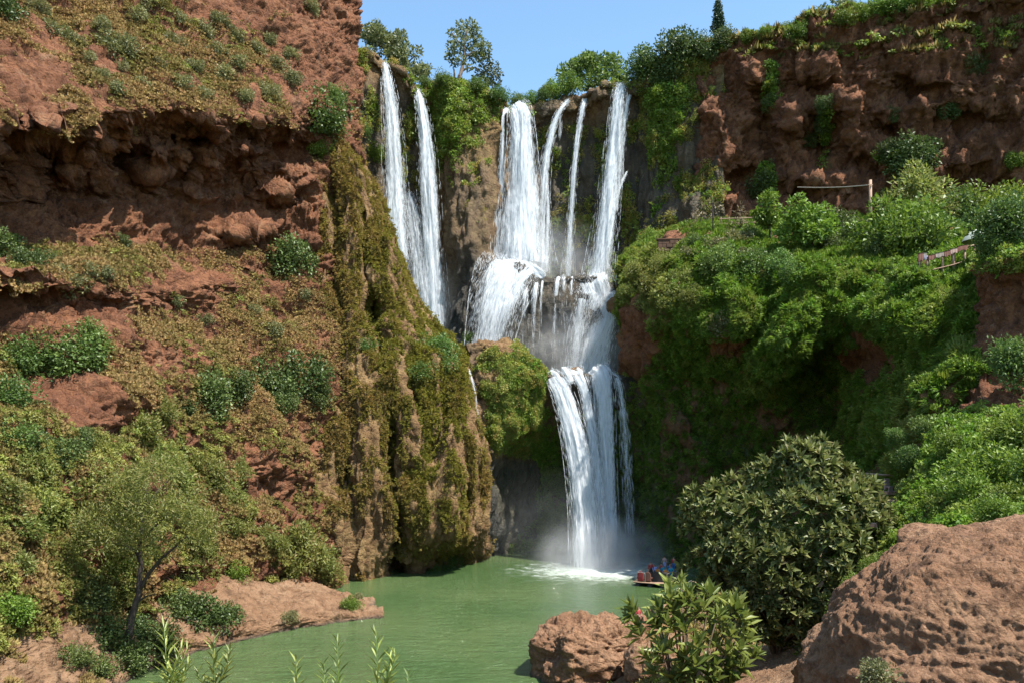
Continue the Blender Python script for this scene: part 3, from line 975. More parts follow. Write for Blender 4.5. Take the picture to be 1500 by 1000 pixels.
# ---- right slope: terrace, hanging greenery, dark undercut below
ROWS_F = [
    [(900, 395, 126), (950, 352, 126), (1000, 335, 125), (1060, 328, 123), (1120, 325, 121), (1190, 322, 119), (1260, 320, 117), (1330, 320, 114), (1400, 320, 111), (1500, 315, 107)],
    [(925, 385, 115), (962, 350, 112), (1000, 332, 110), (1060, 330, 108), (1120, 332, 105), (1190, 335, 101), (1260, 340, 97), (1330, 340, 92), (1400, 340, 87), (1490, 335, 81)],
    [(912, 415, 108), (945, 384, 104), (985, 358, 101), (1040, 362, 96), (1110, 374, 91), (1190, 390, 86), (1260, 402, 80), (1330, 402, 74), (1400, 398, 69), (1470, 392, 64)],
    [(907, 442, 106), (935, 422, 101.5), (980, 402, 96.5), (1040, 410, 91.5), (1110, 420, 87), (1190, 428, 82.5), (1260, 430, 77), (1330, 428, 70.5), (1400, 425, 65), (1470, 420, 60)],
    [(905, 484, 104.5), (928, 474, 99), (978, 470, 92.8), (1040, 482, 87.3), (1110, 494, 83.2), (1170, 500, 78.8), (1240, 468, 75), (1310, 478, 66), (1380, 500, 60), (1440, 500, 55.5)],
    [(912, 535, 104), (938, 535, 101), (990, 545, 97.5), (1045, 560, 94), (1100, 566, 90.5), (1160, 566, 88), (1225, 540, 86), (1290, 555, 71), (1350, 560, 61), (1410, 560, 54)],
    [(920, 605, 104.5), (948, 610, 103), (1000, 620, 100), (1052, 635, 97), (1112, 640, 94), (1172, 635, 92), (1230, 620, 88), (1282, 635, 70), (1325, 635, 60), (1395, 635, 51)],
    [(935, 700, 104), (965, 700, 101.5), (1010, 705, 98), (1062, 705, 94), (1122, 705, 90), (1182, 700, 84), (1240, 690, 75), (1285, 705, 64), (1325, 705, 56), (1390, 705, 46)],
    [(942, 800, 106), (972, 818, 99), (1020, 822, 95), (1080, 820, 91), (1140, 815, 85), (1190, 795, 78), (1240, 775, 68), (1285, 775, 58), (1325, 765, 50), (1390, 765, 41)],
    [(945, 850, 106), (975, 870, 99), (1020, 885, 95), (1080, 890, 91), (1140, 890, 84), (1190, 890, 76), (1240, 880, 66), (1285, 880, 56), (1325, 870, 48), (1390, 870, 40)],
]


def featF(px, py):
    d = 0
    # ridges running down to the left (lit crests) and hollows between them
    for x0, y0, x1, y1, wd, k in ((1205, 395, 1125, 545, 17, -5.0), (1345, 415, 1255, 450, 18, -2.6), (1420, 520, 1320, 690, 18, -3.6), (1060, 400, 1085, 480, 18, -3.0), (1250, 440, 1175, 560, 20, 4.2), (1140, 420, 1095, 520, 18, 3.2), (960, 560, 1035, 690, 14, -2.2), (1310, 520, 1240, 700, 16, -2.0)):
        t = np.clip((py - y0) / (y1 - y0), 0, 1)
        xx = x0 + (x1 - x0) * t + 5 * np.sin(py / 17.0)
        lo, hi = min(y0, y1), max(y0, y1)
        d = d + k * np.exp(-((px - xx) / wd) ** 2) * sstep(lo - 25, lo + 10, py) * (1 - sstep(hi - 10, hi + 40, py))
    for cx, cy_, rx, ry, k in ((1275, 520, 40, 34, 5), (1150, 690, 50, 30, 3), (1060, 690, 30, 30, 2.5)):
        d = d + k * blob(px, py, cx, cy_, rx, ry)
    return d


def dispF(W, px, py, N):
    d = 1.3 * fbm(W / 7.0, 3) + 0.9 * billow(W / np.array([2.4, 2.4, 7.0]), 3) + 0.3 * crag(W / 2.0, 4)
    return d * (1 - 0.7 * sstep(0.6, 0.85, N[..., 2]) * sstep(410, 380, py))


def maskF(W, px, py, N, N2):
    n = fbm(W / 5.0, 4)
    low = sstep(510, 600, py)
    earth = blob(px, py, 935, 500, 26, 60) + blob(px, py, 925, 560, 20, 60) + 0.6 * blob(px, py, 985, 350, 26, 14) + 0.5 * blob(px, py, 1080, 520, 50, 40) + 0.4 * blob(px, py, 1210, 392, 40, 8) + 0.8 * blob(px, py, 1270, 520, 50, 40)
    veg = np.clip(0.9 + 0.5 * n - earth, 0, 1) * (1 - 0.35 * low)
    veg = veg * (1 - 0.35 * sstep(0.6, 0.85, N[..., 2]) * sstep(410, 380, py))
    dry = np.clip(0.02 + 0.35 * n + 0.6 * blob(px, py, 960, 430, 60, 60) + 0.5 * blob(px, py, 1350, 620, 30, 80), 0, 1)
    return dict(veg=veg, dry=dry, wet=0.25 * low * (1 - sstep(1240, 1300, px)), moss=np.clip(0.5 + n, 0, 1) * (0.3 + 0.5 * low) * (1 - np.clip(earth, 0, 1)))


patch('hillside', ROWS_F, M['red'], dispF, maskF, 3.0, feat=featF)

# ---- red earth bank at the right edge
XI = [0, 1, 2, 3, 4, 5]
ROWS_I = [
    [(1450, 345, 84), (1470, 338, 80), (1520, 330, 76), (1580, 320, 72), (1660, 310, 68), (1780, 300, 64)],
    [(1434, 388, 60), (1448, 382, 55), (1484, 372, 53), (1545, 362, 51), (1640, 352, 49), (1780, 342, 47)],
    [(1430, 400, 57.5), (1444, 398, 53), (1480, 396, 51), (1545, 390, 49), (1640, 380, 47), (1780, 370, 45)],
    [(1432, 440, 58), (1443, 440, 52.8), (1480, 440, 51), (1545, 440, 49), (1640, 440, 47), (1780, 440, 44.5)],
    [(1420, 520, 57), (1431, 520, 51.5), (1475, 520, 49.8), (1545, 520, 48), (1640, 520, 45.5), (1780, 520, 43)],
    [(1400, 595, 54), (1412, 595, 49), (1466, 595, 47), (1545, 590, 45), (1640, 590, 42.5), (1780, 590, 40)],
    [(1372, 655, 50), (1394, 655, 45), (1456, 650, 41.5), (1545, 650, 39), (1640, 650, 37), (1780, 650, 35)],
    [(1335, 722, 46), (1365, 722, 41), (1446, 720, 36.5), (1545, 720, 34), (1640, 720, 32), (1780, 720, 30)],
    [(1292, 790, 43), (1332, 785, 37.5), (1436, 780, 32), (1545, 780, 29), (1640, 780, 27), (1780, 780, 25)],
    [(1220, 870, 40), (1290, 870, 33.5), (1420, 870, 27), (1545, 870, 24), (1640, 870, 22), (1780, 870, 20)],
]


def dispI(W, px, py, N):
    d = 0.9 * fbm(W / 6.0, 3) + 0.5 * billow(W / np.array([1.8, 1.8, 1.6]), 3) + 0.2 * fbm(W / 0.6, 3)
    d += 0.3 * (0.6 - worley(W / 1.1))
    return d * np.clip((D_of(W) - 18) / 25, 0.2, 1)


def D_of(W):
    return W[..., 1]


def maskI(W, px, py, N, N2):
    n = fbm(W / 4.0, 4)
    wall = sstep(385, 405, py) * (1 - sstep(580, 620, py))
    veg = np.clip(0.9 + 0.4 * n - wall * 1.3, 0, 1)
    return dict(veg=veg, dry=np.clip(0.2 + 0.6 * n, 0, 1), wet=Z0(n), moss=0.3 * (1 - wall))


patch('earth_bank', ROWS_I, M['red'], dispI, maskI, 3.5)

# ---- left river bank with its ledge
ROWS_J = [
    [(-180, 850, 46), (0, 865, 48), (120, 862, 55), (220, 848, 62.5), (330, 832, 70), (420, 846, 78), (480, 862, 82), (530, 877, 77.5), (548, 884, 74.5)],
    [(-180, 880, 42.5), (0, 890, 45), (120, 886, 52), (220, 872, 59), (330, 850, 66.5), (420, 856, 73), (485, 867, 75), (535, 879, 74), (553, 886, 72.5)],
    [(-180, 930, 39.5), (0, 932, 42), (120, 915, 49), (220, 898, 56), (330, 876, 63), (420, 874, 68.5), (490, 880, 70.5), (538, 884, 71), (558, 890, 70.6)],
    [(-180, 985, 36.5), (0, 975, 40.5), (120, 958, 47), (220, 935, 54), (330, 912, 59.8), (425, 899, 64.5), (497, 894, 67), (540, 894, 68.5), (560, 897, 69)],
    [(-180, 1040, 34.5), (0, 1012, 39.5), (130, 990, 46), (230, 960, 53.6), (335, 938, 59), (432, 919, 63.8), (502, 910, 66), (545, 906, 67.3), (562, 905, 67.8)],
    [(-180, 1150, 33), (0, 1090, 38.5), (135, 1035, 45.5), (235, 990, 53.3), (338, 962, 58.8), (435, 940, 63.6), (505, 930, 65.8), (547, 922, 67.1), (564, 921, 67.6)],
]


def dispJ(W, px, py, N):
    d = 0.5 * fbm(W / 5.0, 3) + 0.38 * crag(W / np.array([3.4, 3.4, 1.4]), 6) + 0.1 * fbm(W / 0.5, 3)
    d += 0.22 * (0.55 - worley(W / np.array([1.6, 1.6, 0.8])))
    return d


def maskJ(W, px, py, N, N2):
    n = fbm(W / 3.0, 4)
    wet = sstep(0.35, 0.0, W[..., 2]) * 0.8
    return dict(veg=np.clip(0.35 * (1 - sstep(200, 330, px)) + 0.6 * n - 0.1, 0, 1), dry=np.clip(0.5 + n, 0, 1), wet=wet, moss=Z0(n))


patch('riverbank', ROWS_J, M['bank'], dispJ, maskJ, 2.6)

# ---- near right bank and the ground under the viewer
ROWS_K = [
    [(930, 880, 80), (1010, 862, 84), (1100, 850, 80), (1190, 846, 66), (1270, 846, 52), (1400, 850, 38), (1560, 860, 30), (1800, 860, 25)],
    [(890, 905, 71), (980, 895, 68), (1080, 890, 64), (1165, 885, 54), (1245, 880, 46), (1390, 880, 34), (1560, 890, 27), (1800, 900, 22)],
    [(880, 940, 61), (975, 935, 58), (1072, 930, 53), (1155, 922, 46), (1235, 915, 40), (1390, 920, 30), (1560, 930, 23), (1800, 940, 19)],
    [(870, 985, 52), (945, 985, 47), (1050, 985, 40), (1132, 983, 36), (1222, 982, 31), (1390, 985, 25), (1560, 990, 20), (1800, 1000, 16)],
    [(850, 1080, 40), (940, 1080, 35), (1050, 1070, 31), (1132, 1070, 28), (1222, 1070, 25), (1390, 1070, 20), (1560, 1080, 16), (1800, 1090, 13)],
    [(820, 1300, 27), (940, 1250, 24), (1050, 1240, 21), (1132, 1230, 19), (1222, 1220, 17), (1390, 1210, 14), (1560, 1200, 11), (1800, 1200, 9)],
]


def dispK(W, px, py, N):
    return (0.4 * fbm(W / 4.0, 3) + 0.12 * billow(W / 1.2, 3)) * np.clip(W[..., 1] / 40, 0.3, 1)


def maskK(W, px, py, N, N2):
    n = fbm(W / 3.0, 4)
    path = np.exp(-(((px - 1135) / 60) ** 2)) * sstep(940, 970, py)
    return dict(veg=np.clip(0.55 + 0.6 * n - path, 0, 1), dry=np.clip(0.45 + n, 0, 1), wet=sstep(0.3, 0.0, W[..., 2]) * 0.7, moss=Z0(n))


patch('near_bank', ROWS_K, M['bank'], dispK, maskK, 4.0)
ROWS_L = []
for d, z in ((0.8, 13.45), (3.0, 13.4), (6.0, 12.4), (10, 10.0), (18, 6.0), (28, 2.2), (36, 0.2), (44, -1.5)):
    ROWS_L.append([(750 + x / d * F, HZ - (z + (0.5 if x > 2 else 0.0) - CH) / d * F, d) for x in (-22, -14, -8, -4, -1, 2, 5, 9)])
patch('viewpoint_ground', ROWS_L, M['bank'], lambda W, px, py, N: 0.1 * fbm(W / 2.0, 3), lambda W, px, py, N, N2: dict(veg=Z0(px) + 0.5, dry=Z0(px) + 0.3, wet=Z0(px), moss=Z0(px)), 40.0, 14)

# ---- the pool
mb = MB()
mb.v += [(-400, -60, 0), (400, -60, 0), (400, 700, 0), (-400, 700, 0)]
mb.f.append((0, 1, 2, 3))
wt = mb.build('water', M['water'])
wt['kind'] = 'structure'

#@@PART2
# ------------------------------------------------------------------ leaf, tuft and bush meshes
def leaf_quads(base, dirn, nrm, length, width, bend=0.18, v=None, v2=None):
    """Diamond leaves folded along the midrib: base, left, tip, right (two triangles each)."""
    base = np.asarray(base, np.float32)
    n = len(base)
    dirn = dirn / (np.linalg.norm(dirn, axis=1, keepdims=True) + 1e-9)
    side = np.cross(dirn, nrm)
    side /= np.linalg.norm(side, axis=1, keepdims=True) + 1e-9
    up = np.cross(side, dirn)
    L = np.broadcast_to(np.asarray(length, np.float32), (n,))[:, None]
    Wd = np.broadcast_to(np.asarray(width, np.float32), (n,))[:, None]
    mid = base + dirn * L * 0.45 + up * L * bend * 0.5
    a = mid + side * Wd * 0.5
    b = mid - side * Wd * 0.5
    tip = base + dirn * L - up * L * bend * 0.4
    verts = np.stack([base, a, tip, b], 1).reshape(-1, 3)
    i = np.arange(n)[:, None] * 4
    faces = np.concatenate([i + np.array([[0, 2, 1]]), i + np.array([[0, 3, 2]])], 0)
    v = rng.random(n) if v is None else v
    v2 = rng.random(n) if v2 is None else v2
    return verts, faces, np.repeat(v, 4), np.repeat(v2, 4)


def unit(n):
    q = rng.normal(size=(n, 3))
    return q / np.linalg.norm(q, axis=1, keepdims=True)


def leaf_mesh(name, base, dirn, nrm, length, width, mat, bend=0.18, v=None):
    ve, fa, v1, v2 = leaf_quads(base, dirn, nrm, length, width, bend, v)
    return mesh_np(name, ve, fa, mat, False, dict(v=v1, v2=v2))


def tuft_mesh(name, mat, blades=26, spread=0.55, height=1.0, width=0.09, droop=0.3):
    a = rng.random(blades) * 2 * math.pi
    r = np.sqrt(rng.random(blades)) * 0.45
    base = np.stack([np.cos(a) * r, np.sin(a) * r, -0.15 + 0 * a], 1)
    out = np.stack([np.cos(a), np.sin(a), 0 * a], 1)
    d = out * (spread * (0.4 + rng.random(blades)))[:, None] + np.array([0, 0, 1.0]) + unit(blades) * 0.25
    L = height * (0.5 + 0.6 * rng.random(blades))
    return leaf_mesh(name, base, d, out + unit(blades) * 0.5, L, width * (0.7 + 0.6 * rng.random(blades)), mat, droop)


def clump_mesh(name, mat, n=46, length=0.42, width=0.24, flat=0.6):
    d = unit(n)
    d[:, 2] = np.abs(d[:, 2]) * 0.8 + 0.05
    base = d * (0.35 + 0.5 * rng.random(n))[:, None] * np.array([1, 1, flat])
    dirn = d + unit(n) * 0.7 - np.array([0, 0, 0.35])
    return leaf_mesh(name, base, dirn, d + unit(n) * 0.4, length * (0.6 + 0.7 * rng.random(n)), width * (0.7 + 0.6 * rng.random(n)), mat)


def bush_leaves(n, lobes, seed, leaf, squash=0.85):
    """Leaves on lumpy lobes that fill a unit dome."""
    g = np.random.default_rng(seed)
    lc = g.normal(size=(lobes, 3))
    lc /= np.linalg.norm(lc, axis=1, keepdims=True)
    lc *= (0.25 + 0.5 * g.random(lobes))[:, None]
    lc[:, 2] = lc[:, 2] * squash
    lr = 0.22 + 0.24 * g.random(lobes)
    k = g.integers(0, lobes, n)
    d = g.normal(size=(n, 3))
    d /= np.linalg.norm(d, axis=1, keepdims=True)
    rr = lr[k] * (0.55 + 0.5 * g.random(n))
    base = lc[k] + d * rr[:, None]
    dirn = d * 0.8 + g.normal(size=(n, 3)) * 0.5 + np.array([0, 0, 0.15])
    nrm = d + g.normal(size=(n, 3)) * 0.5 + np.array([0, 0, 0.5])
    return base, dirn, nrm


def bush_mesh(name, mat, seed, n=1500, lobes=16, leaf=0.13, width=0.07, squash=0.85):
    b_, d, nr = bush_leaves(n, lobes, seed, leaf, squash)
    return leaf_mesh(name, b_, d, nr, leaf * (0.6 + 0.8 * rng.random(n)), width * (0.7 + 0.6 * rng.random(n)), mat)


def proto(me):
    return bpy.data.objects.new(me.name, me)


# ------------------------------------------------------------------ scattered ground cover (stuff)
def euler_from(nrm, spin):
    """XYZ euler angles of rotations that take +Z to nrm, with a spin about it."""
    nrm = nrm / (np.linalg.norm(nrm, axis=1, keepdims=True) + 1e-9)
    th = np.arccos(np.clip(nrm[:, 2], -1, 1))
    ph = np.arctan2(nrm[:, 1], nrm[:, 0])
    ct, st, cp, sp, cs, ss = np.cos(th), np.sin(th), np.cos(ph), np.sin(ph), np.cos(spin), np.sin(spin)
    # R = Rz(ph) Ry(th) Rz(spin)
    r00 = cp * ct * cs - sp * ss
    r10 = sp * ct * cs + cp * ss
    r20 = -st * cs
    r21 = st * ss
    r22 = ct
    return np.stack([np.arctan2(r21, r22), np.arcsin(np.clip(-r20, -1, 1)), np.arctan2(r10, r00)], 1)


def instancer(name, pts, eul, scl, idx, tint, protos, extra=None):
    me = bpy.data.meshes.new(name)
    n = len(pts)
    me.vertices.add(n)
    me.vertices.foreach_set('co', np.ascontiguousarray(pts, np.float32).ravel())
    for nm, ty, arr, key in (('rot', 'FLOAT_VECTOR', eul, 'vector'), ('scl', 'FLOAT_VECTOR', scl, 'vector'), ('idx', 'INT', idx, 'value'), ('tint', 'FLOAT', tint, 'value')):
        a = me.attributes.new(nm, ty, 'POINT')
        a.data.foreach_set(key, np.ascontiguousarray(arr, np.int32 if ty == 'INT' else np.float32).ravel())
    ob = link(bpy.data.objects.new(name, me))
    ob['kind'] = 'stuff'
    g = bpy.data.node_groups.new(name + '_nodes', 'GeometryNodeTree')
    g.interface.new_socket('Geometry', in_out='INPUT', socket_type='NodeSocketGeometry')
    g.interface.new_socket('Geometry', in_out='OUTPUT', socket_type='NodeSocketGeometry')
    gi, go = g.nodes.new('NodeGroupInput'), g.nodes.new('NodeGroupOutput')
    iop = g.nodes.new('GeometryNodeInstanceOnPoints')
    jn = g.nodes.new('GeometryNodeJoinGeometry')
    for p in protos:
        oi = g.nodes.new('GeometryNodeObjectInfo')
        oi.inputs['Object'].default_value = p
        oi.inputs['As Instance'].default_value = False
        gt = g.nodes.new('GeometryNodeGeometryToInstance')
        g.links.new(oi.outputs['Geometry'], gt.inputs[0])
        g.links.new(gt.outputs[0], jn.inputs[0])
    g.links.new(gi.outputs[0], iop.inputs['Points'])
    g.links.new(jn.outputs[0], iop.inputs['Instance'])
    iop.inputs['Pick Instance'].default_value = True
    for nm, ty, sock in (('idx', 'INT', 'Instance Index'), ('rot', 'FLOAT_VECTOR', 'Rotation'), ('scl', 'FLOAT_VECTOR', 'Scale')):
        na = g.nodes.new('GeometryNodeInputNamedAttribute')
        na.data_type = ty
        na.inputs['Name'].default_value = nm
        out = [s for s in na.outputs if s.enabled and s.name == 'Attribute'][0]
        g.links.new(out, iop.inputs[sock])
    g.links.new(iop.outputs[0], go.inputs[0])
    md = ob.modifiers.new('scatter', 'NODES')
    md.node_group = g
    return ob


def scatter(name, pname, n, dens, protos, size, tint, up=0.5, stretch=1.0, sink=0.0, pxw=0.5):
    """Tufts over a patch. dens, tint: functions of the patch; size in metres."""
    p = PATCH[pname]
    D = p['W'][..., 1]
    vis = (p['px'] > -130) & (p['px'] < 1640) & (p['py'] > -90) & (p['py'] < 1120)
    wgt = np.clip(dens(p), 0, None) * p['area'] * (60.0 / D) ** (2 * pxw) * vis
    wgt = wgt.ravel() / wgt.sum()
    k = rng.choice(len(wgt), n, p=wgt)
    W = p['W'].reshape(-1, 3)[k]
    N = p['N'].reshape(-1, 3)[k]
    W = W + rng.normal(size=W.shape) * 0.18 - N * sink
    s = size * (0.55 + 0.8 * rng.random(n) ** 1.5)
    nr = N * (1 - up) + np.array([0, 0, up]) + rng.normal(size=N.shape) * 0.15
    t = np.clip(tint(p).ravel()[k] + rng.normal(size=n) * 0.12, 0, 1)
    sc = np.stack([s, s, s * stretch], 1)
    return instancer(name, W, euler_from(nr, rng.random(n) * 6.283), sc, rng.integers(0, len(protos), n), t, protos)


grass_p = [proto(tuft_mesh('grass_tuft', M['grass'], 44, 1.1, 1.05, 0.042, 0.45)) for _ in range(4)]
short_p = [proto(tuft_mesh('short_grass_tuft', M['grass'], 44, 1.4, 0.85, 0.05, 0.5)) for _ in range(3)]
moss_p = [proto(clump_mesh('moss_clump', M['moss'], 44, 0.34, 0.15, 0.5)) for _ in range(4)]
hang_p = [proto(tuft_mesh('hanging_moss_tuft', M['moss'], 34, 0.5, 1.1, 0.07, 0.25)) for _ in range(3)]
ivy_p = [proto(clump_mesh('ivy_clump', M['ivy'], 50, 0.40, 0.26, 0.6)) for _ in range(4)]

vine_p = [proto(tuft_mesh('hanging_vine', M['ivy'], 34, 0.6, 1.2, 0.13, 0.2)) for _ in range(3)]


def A_(k):
    return lambda p: p['att'][k]


scatter('cliff_grass', 'cliff', 125000, lambda p: sstep(0.2, 0.55, p['att']['veg']), grass_p + short_p, 0.22, lambda p: 1 - p['att']['dry'], 0.45, pxw=0.6, sink=0.03)
scatter('cliff_weeds', 'cliff', 9000, lambda p: sstep(0.2, 0.6, p['att']['veg']) * sstep(0.55, 0.2, p['att']['dry']) * (0.15 + sstep(560, 680, p['py']) * sstep(420, 300, p['px'])), ivy_p, 0.34, lambda p: 0.35 + 0 * p['px'], 0.3, pxw=0.6)
scatter('cliff_face_moss', 'tufa_cliff', 105000, lambda p: sstep(0.2, 0.6, p['att']['veg']), hang_p, 0.17, lambda p: 1 - p['att']['dry'], -0.55, 1.9, pxw=0.5)
scatter('dome_vines', 'vine_dome', 7000, lambda p: sstep(0.3, 0.7, p['att']['veg']), ivy_p + moss_p[:2], 0.5, lambda p: 0.9 - 0.6 * p['att']['dry'], 0.1)
scatter('cave_moss', 'cave_wall', 12000, lambda p: (0.15 + np.clip(p['att']['moss'], 0, 1)) * sstep(580, 620, p['py']) + 2 * p['att']['veg'], ivy_p, 0.5, lambda p: 0.9 + 0 * p['px'], -0.2, 1.4)
scatter('gorge_moss', 'gorge_wall', 14000, lambda p: sstep(0.35, 0.8, p['att']['moss']) * (1 - 0.5 * p['att']['wet']) + 0.15 * sstep(0.6, 0.95, p['att']['veg']), moss_p + ivy_p[:2], 0.75, lambda p: 0.6 + 0.3 * (1 - p['att']['dry']), -0.1, 1.2)
scatter('pier_vines', 'gorge_wall', 2600, lambda p: blob(p['px'], p['py'], 655, 165, 30, 50) + 0.5 * blob(p['px'], p['py'], 700, 150, 45, 22), ivy_p, 0.8, lambda p: 0.75 + 0 * p['px'], 0.0, 1.3)
scatter('cliff_vines', 'red_cliff', 5000, lambda p: sstep(0.4, 0.8, p['att']['moss']), ivy_p, 0.8, lambda p: 0.85 + 0 * p['px'], 0.0, 1.2)
scatter('cliff_top_grass', 'red_cliff', 6000, lambda p: sstep(0.4, 0.8, p['att']['veg']), ivy_p + grass_p, 0.95, lambda p: 0.7 + 0 * p['px'], 0.6)
scatter('hanging_greenery', 'hillside', 64000, lambda p: sstep(0.3, 0.8, p['att']['veg']) * (1 - 0.5 * sstep(540, 640, p['py'])), ivy_p + vine_p, 0.40, lambda p: 1 - p['att']['dry'], -0.15, 1.45, pxw=0.6)
scatter('bank_greenery', 'earth_bank', 9000, lambda p: sstep(0.3, 0.8, p['att']['veg']), ivy_p, 0.42, lambda p: 1 - 0.7 * p['att']['dry'], 0.35, 1.1, pxw=0.7)
scatter('riverbank_grass', 'riverbank', 2500, lambda p: sstep(0.35, 0.8, p['att']['veg']) * (p['W'][..., 2] > 0.4), short_p, 0.35, lambda p: 0.3 + 0.4 * (1 - p['att']['dry']), 0.7, pxw=0.6)
scatter('near_bank_grass', 'near_bank', 6000, lambda p: sstep(0.4, 0.8, p['att']['veg']) * (p['W'][..., 2] > 0.4), short_p + ivy_p[:1], 0.33, lambda p: 0.6 + 0 * p['px'], 0.7, pxw=0.7)


# ------------------------------------------------------------------ waterfalls
def smooth_path(pts, n=40):
    """pts: (px, py, D, half width in px) -> dense world path and widths in metres."""
    C = np.array(pts, float)
    A = cr_matrix([max(3, int(n / (len(pts) - 1)))] * (len(pts) - 1), len(pts))
    G = A @ C
    W = P(G[:, 0], G[:, 1], G[:, 2])
    return W, np.maximum(G[:, 3], 0.4) * 1.25 * G[:, 2] / F


spindle_v = [(0, 0, 0.5), (0, 0, -0.5)] + [(0.5 * math.cos(t), 0.5 * math.sin(t), 0.12) for t in (0, 1.57, 3.14, 4.71)]
spindle_f = [(0, 2, 3), (0, 3, 4), (0, 4, 5), (0, 5, 2), (1, 3, 2), (1, 4, 3), (1, 5, 4), (1, 2, 5)]
drop_p = [proto(mesh_np('falling_streak', np.array(spindle_v), np.array(spindle_f), M['spray'], True))]
FALLS = []


def waterfall(label, streams, drops=900, group=None, fat=1.0):
    """One fall: streams are dicts(path, dens, depth); each stream is a rounded sheet, plus loose streaks of water."""
    W0, _ = smooth_path(streams[0]['path'])
    root = empty('waterfall', tuple(W0[-1]), label, 'waterfall', group)
    allp, alle, alls = [], [], []
    tot = sum(len(s['path']) * 0 + np.linalg.norm(np.diff(smooth_path(s['path'])[0], axis=0), axis=1).sum() * np.mean(smooth_path(s['path'])[1]) for s in streams)
    for si, s in enumerate(streams):
        W, hw = smooth_path(s['path'], 48)
        dens = s.get('dens', 0.5)
        n = len(W)
        seg = np.r_[0, np.cumsum(np.linalg.norm(np.diff(W, axis=0), axis=1))]
        T = np.gradient(W, axis=0)
        T /= np.linalg.norm(T, axis=1, keepdims=True)
        view = W - np.array([0, 0, CH])
        view /= np.linalg.norm(view, axis=1, keepdims=True)
        S = np.cross(T, view)
        S /= np.linalg.norm(S, axis=1, keepdims=True)
        S *= np.sign(S[:, :1] + 1e-9)
        Nn = np.cross(S, T)
        Nn *= np.sign(np.sum(Nn * -view, 1))[:, None]
        seedv = si * 3.7 + len(FALLS) * 11.3
        verts, faces, us, ss, wx, sdv, dn = [], [], [], [], [], [], []
        # three nested rounded sheets
        for li, (bulge, wf, dd) in enumerate(((0.55, 1.0, 0.0), (0.25, 0.86, 0.05), (-0.15, 0.95, 0.0))):
            m = int(np.clip(hw.max() * 2 / 0.16, 9, 45))
            uu = np.linspace(0, 1, m)
            X = (uu * 2 - 1)
            nz = perlin(np.stack([np.broadcast_to(X * 2.2, (n, m)), np.broadcast_to((seg / 6.0)[:, None], (n, m)), np.full((n, m), seedv + li)], -1))
            bulge = bulge * s.get('bulge', 1.0)
            lat = X[None, :] * hw[:, None] * wf * (1 + 0.10 * nz)
            dep = (np.sqrt(np.clip(1 - X ** 2, 0, 1))[None, :] * bulge + 0.2 * nz) * hw[:, None]
            rid = perlin(np.stack([lat / 0.45, np.broadcast_to((seg / 5.0)[:, None], (n, m)), np.full((n, m), seedv + 3 * li)], -1)) + 0.6 * perlin(np.stack([lat / 0.2, np.broadcast_to((seg / 2.2)[:, None], (n, m)), np.full((n, m), seedv + 5 * li)], -1))
            dep = dep + 0.24 * rid * np.minimum(1.0, hw[:, None])
            Vv = W[:, None] + S[:, None] * lat[..., None] + Nn[:, None] * dep[..., None]
            b0 = len(verts) and sum(len(q) for q in verts)
            idx = np.arange(n * m).reshape(n, m) + b0
            verts.append(Vv.reshape(-1, 3))
            faces.append(np.stack([idx[:-1, :-1], idx[:-1, 1:], idx[1:, 1:], idx[1:, :-1]], -1).reshape(-1, 4))
            us.append(np.broadcast_to(uu, (n, m)).ravel())
            ss.append(np.broadcast_to(seg[:, None], (n, m)).ravel())
            wx.append(lat.ravel())
            sdv.append(np.full(n * m, seedv + li * 1.9))
            dcol = np.interp(np.linspace(0, 1, n), np.linspace(0, 1, len(np.atleast_1d(dens))), np.atleast_1d(dens))
            dn.append(np.broadcast_to(dcol[:, None] + dd, (n, m)).ravel())
        me = mesh_np('water_sheet', np.concatenate(verts) - np.array(root.location), np.concatenate(faces), M['fall'], True,
                     dict(u=np.concatenate(us), s=np.concatenate(ss), wx=np.concatenate(wx), seed=np.concatenate(sdv), dens=np.concatenate(dn)))
        o = link(bpy.data.objects.new('water_sheet', me), root)
        share = seg[-1] * hw.mean() / tot
        k = int(drops * share * 0.7)
        t = rng.random(k) ** 0.85
        ii = np.clip((t * (n - 1)).astype(int), 0, n - 2)
        fr = (t * (n - 1) - ii)[:, None]
        c = W[ii] * (1 - fr) + W[ii + 1] * fr
        h = hw[ii]
        la = np.clip(rng.normal(size=k) * 0.62, -1.15, 1.15)
        pts = c + S[ii] * (la * h)[:, None] + Nn[ii] * (h * (0.2 + 0.5 * rng.random(k)))[:, None]
        dirn = -T[ii] + S[ii] * (-(la * 0.02))[:, None] + rng.normal(size=(k, 3)) * 0.025
        ln = (0.6 + 1.5 * rng.random(k) ** 2) * (0.6 + 0.8 * t) * s.get('len', 1.0)
        wd = (0.016 + 0.026 * rng.random(k)) * fat
        allp.append(pts)
        alle.append(euler_from(dirn, rng.random(k) * 6.28))
        alls.append(np.stack([wd, wd, ln], 1))
    pts = np.concatenate(allp)
    sp = instancer('falling_streaks', pts - np.array(root.location), np.concatenate(alle), np.concatenate(alls), np.zeros(len(pts)), np.zeros(len(pts)), drop_p)
    sp.parent = root
    FALLS.append(root)
    return root


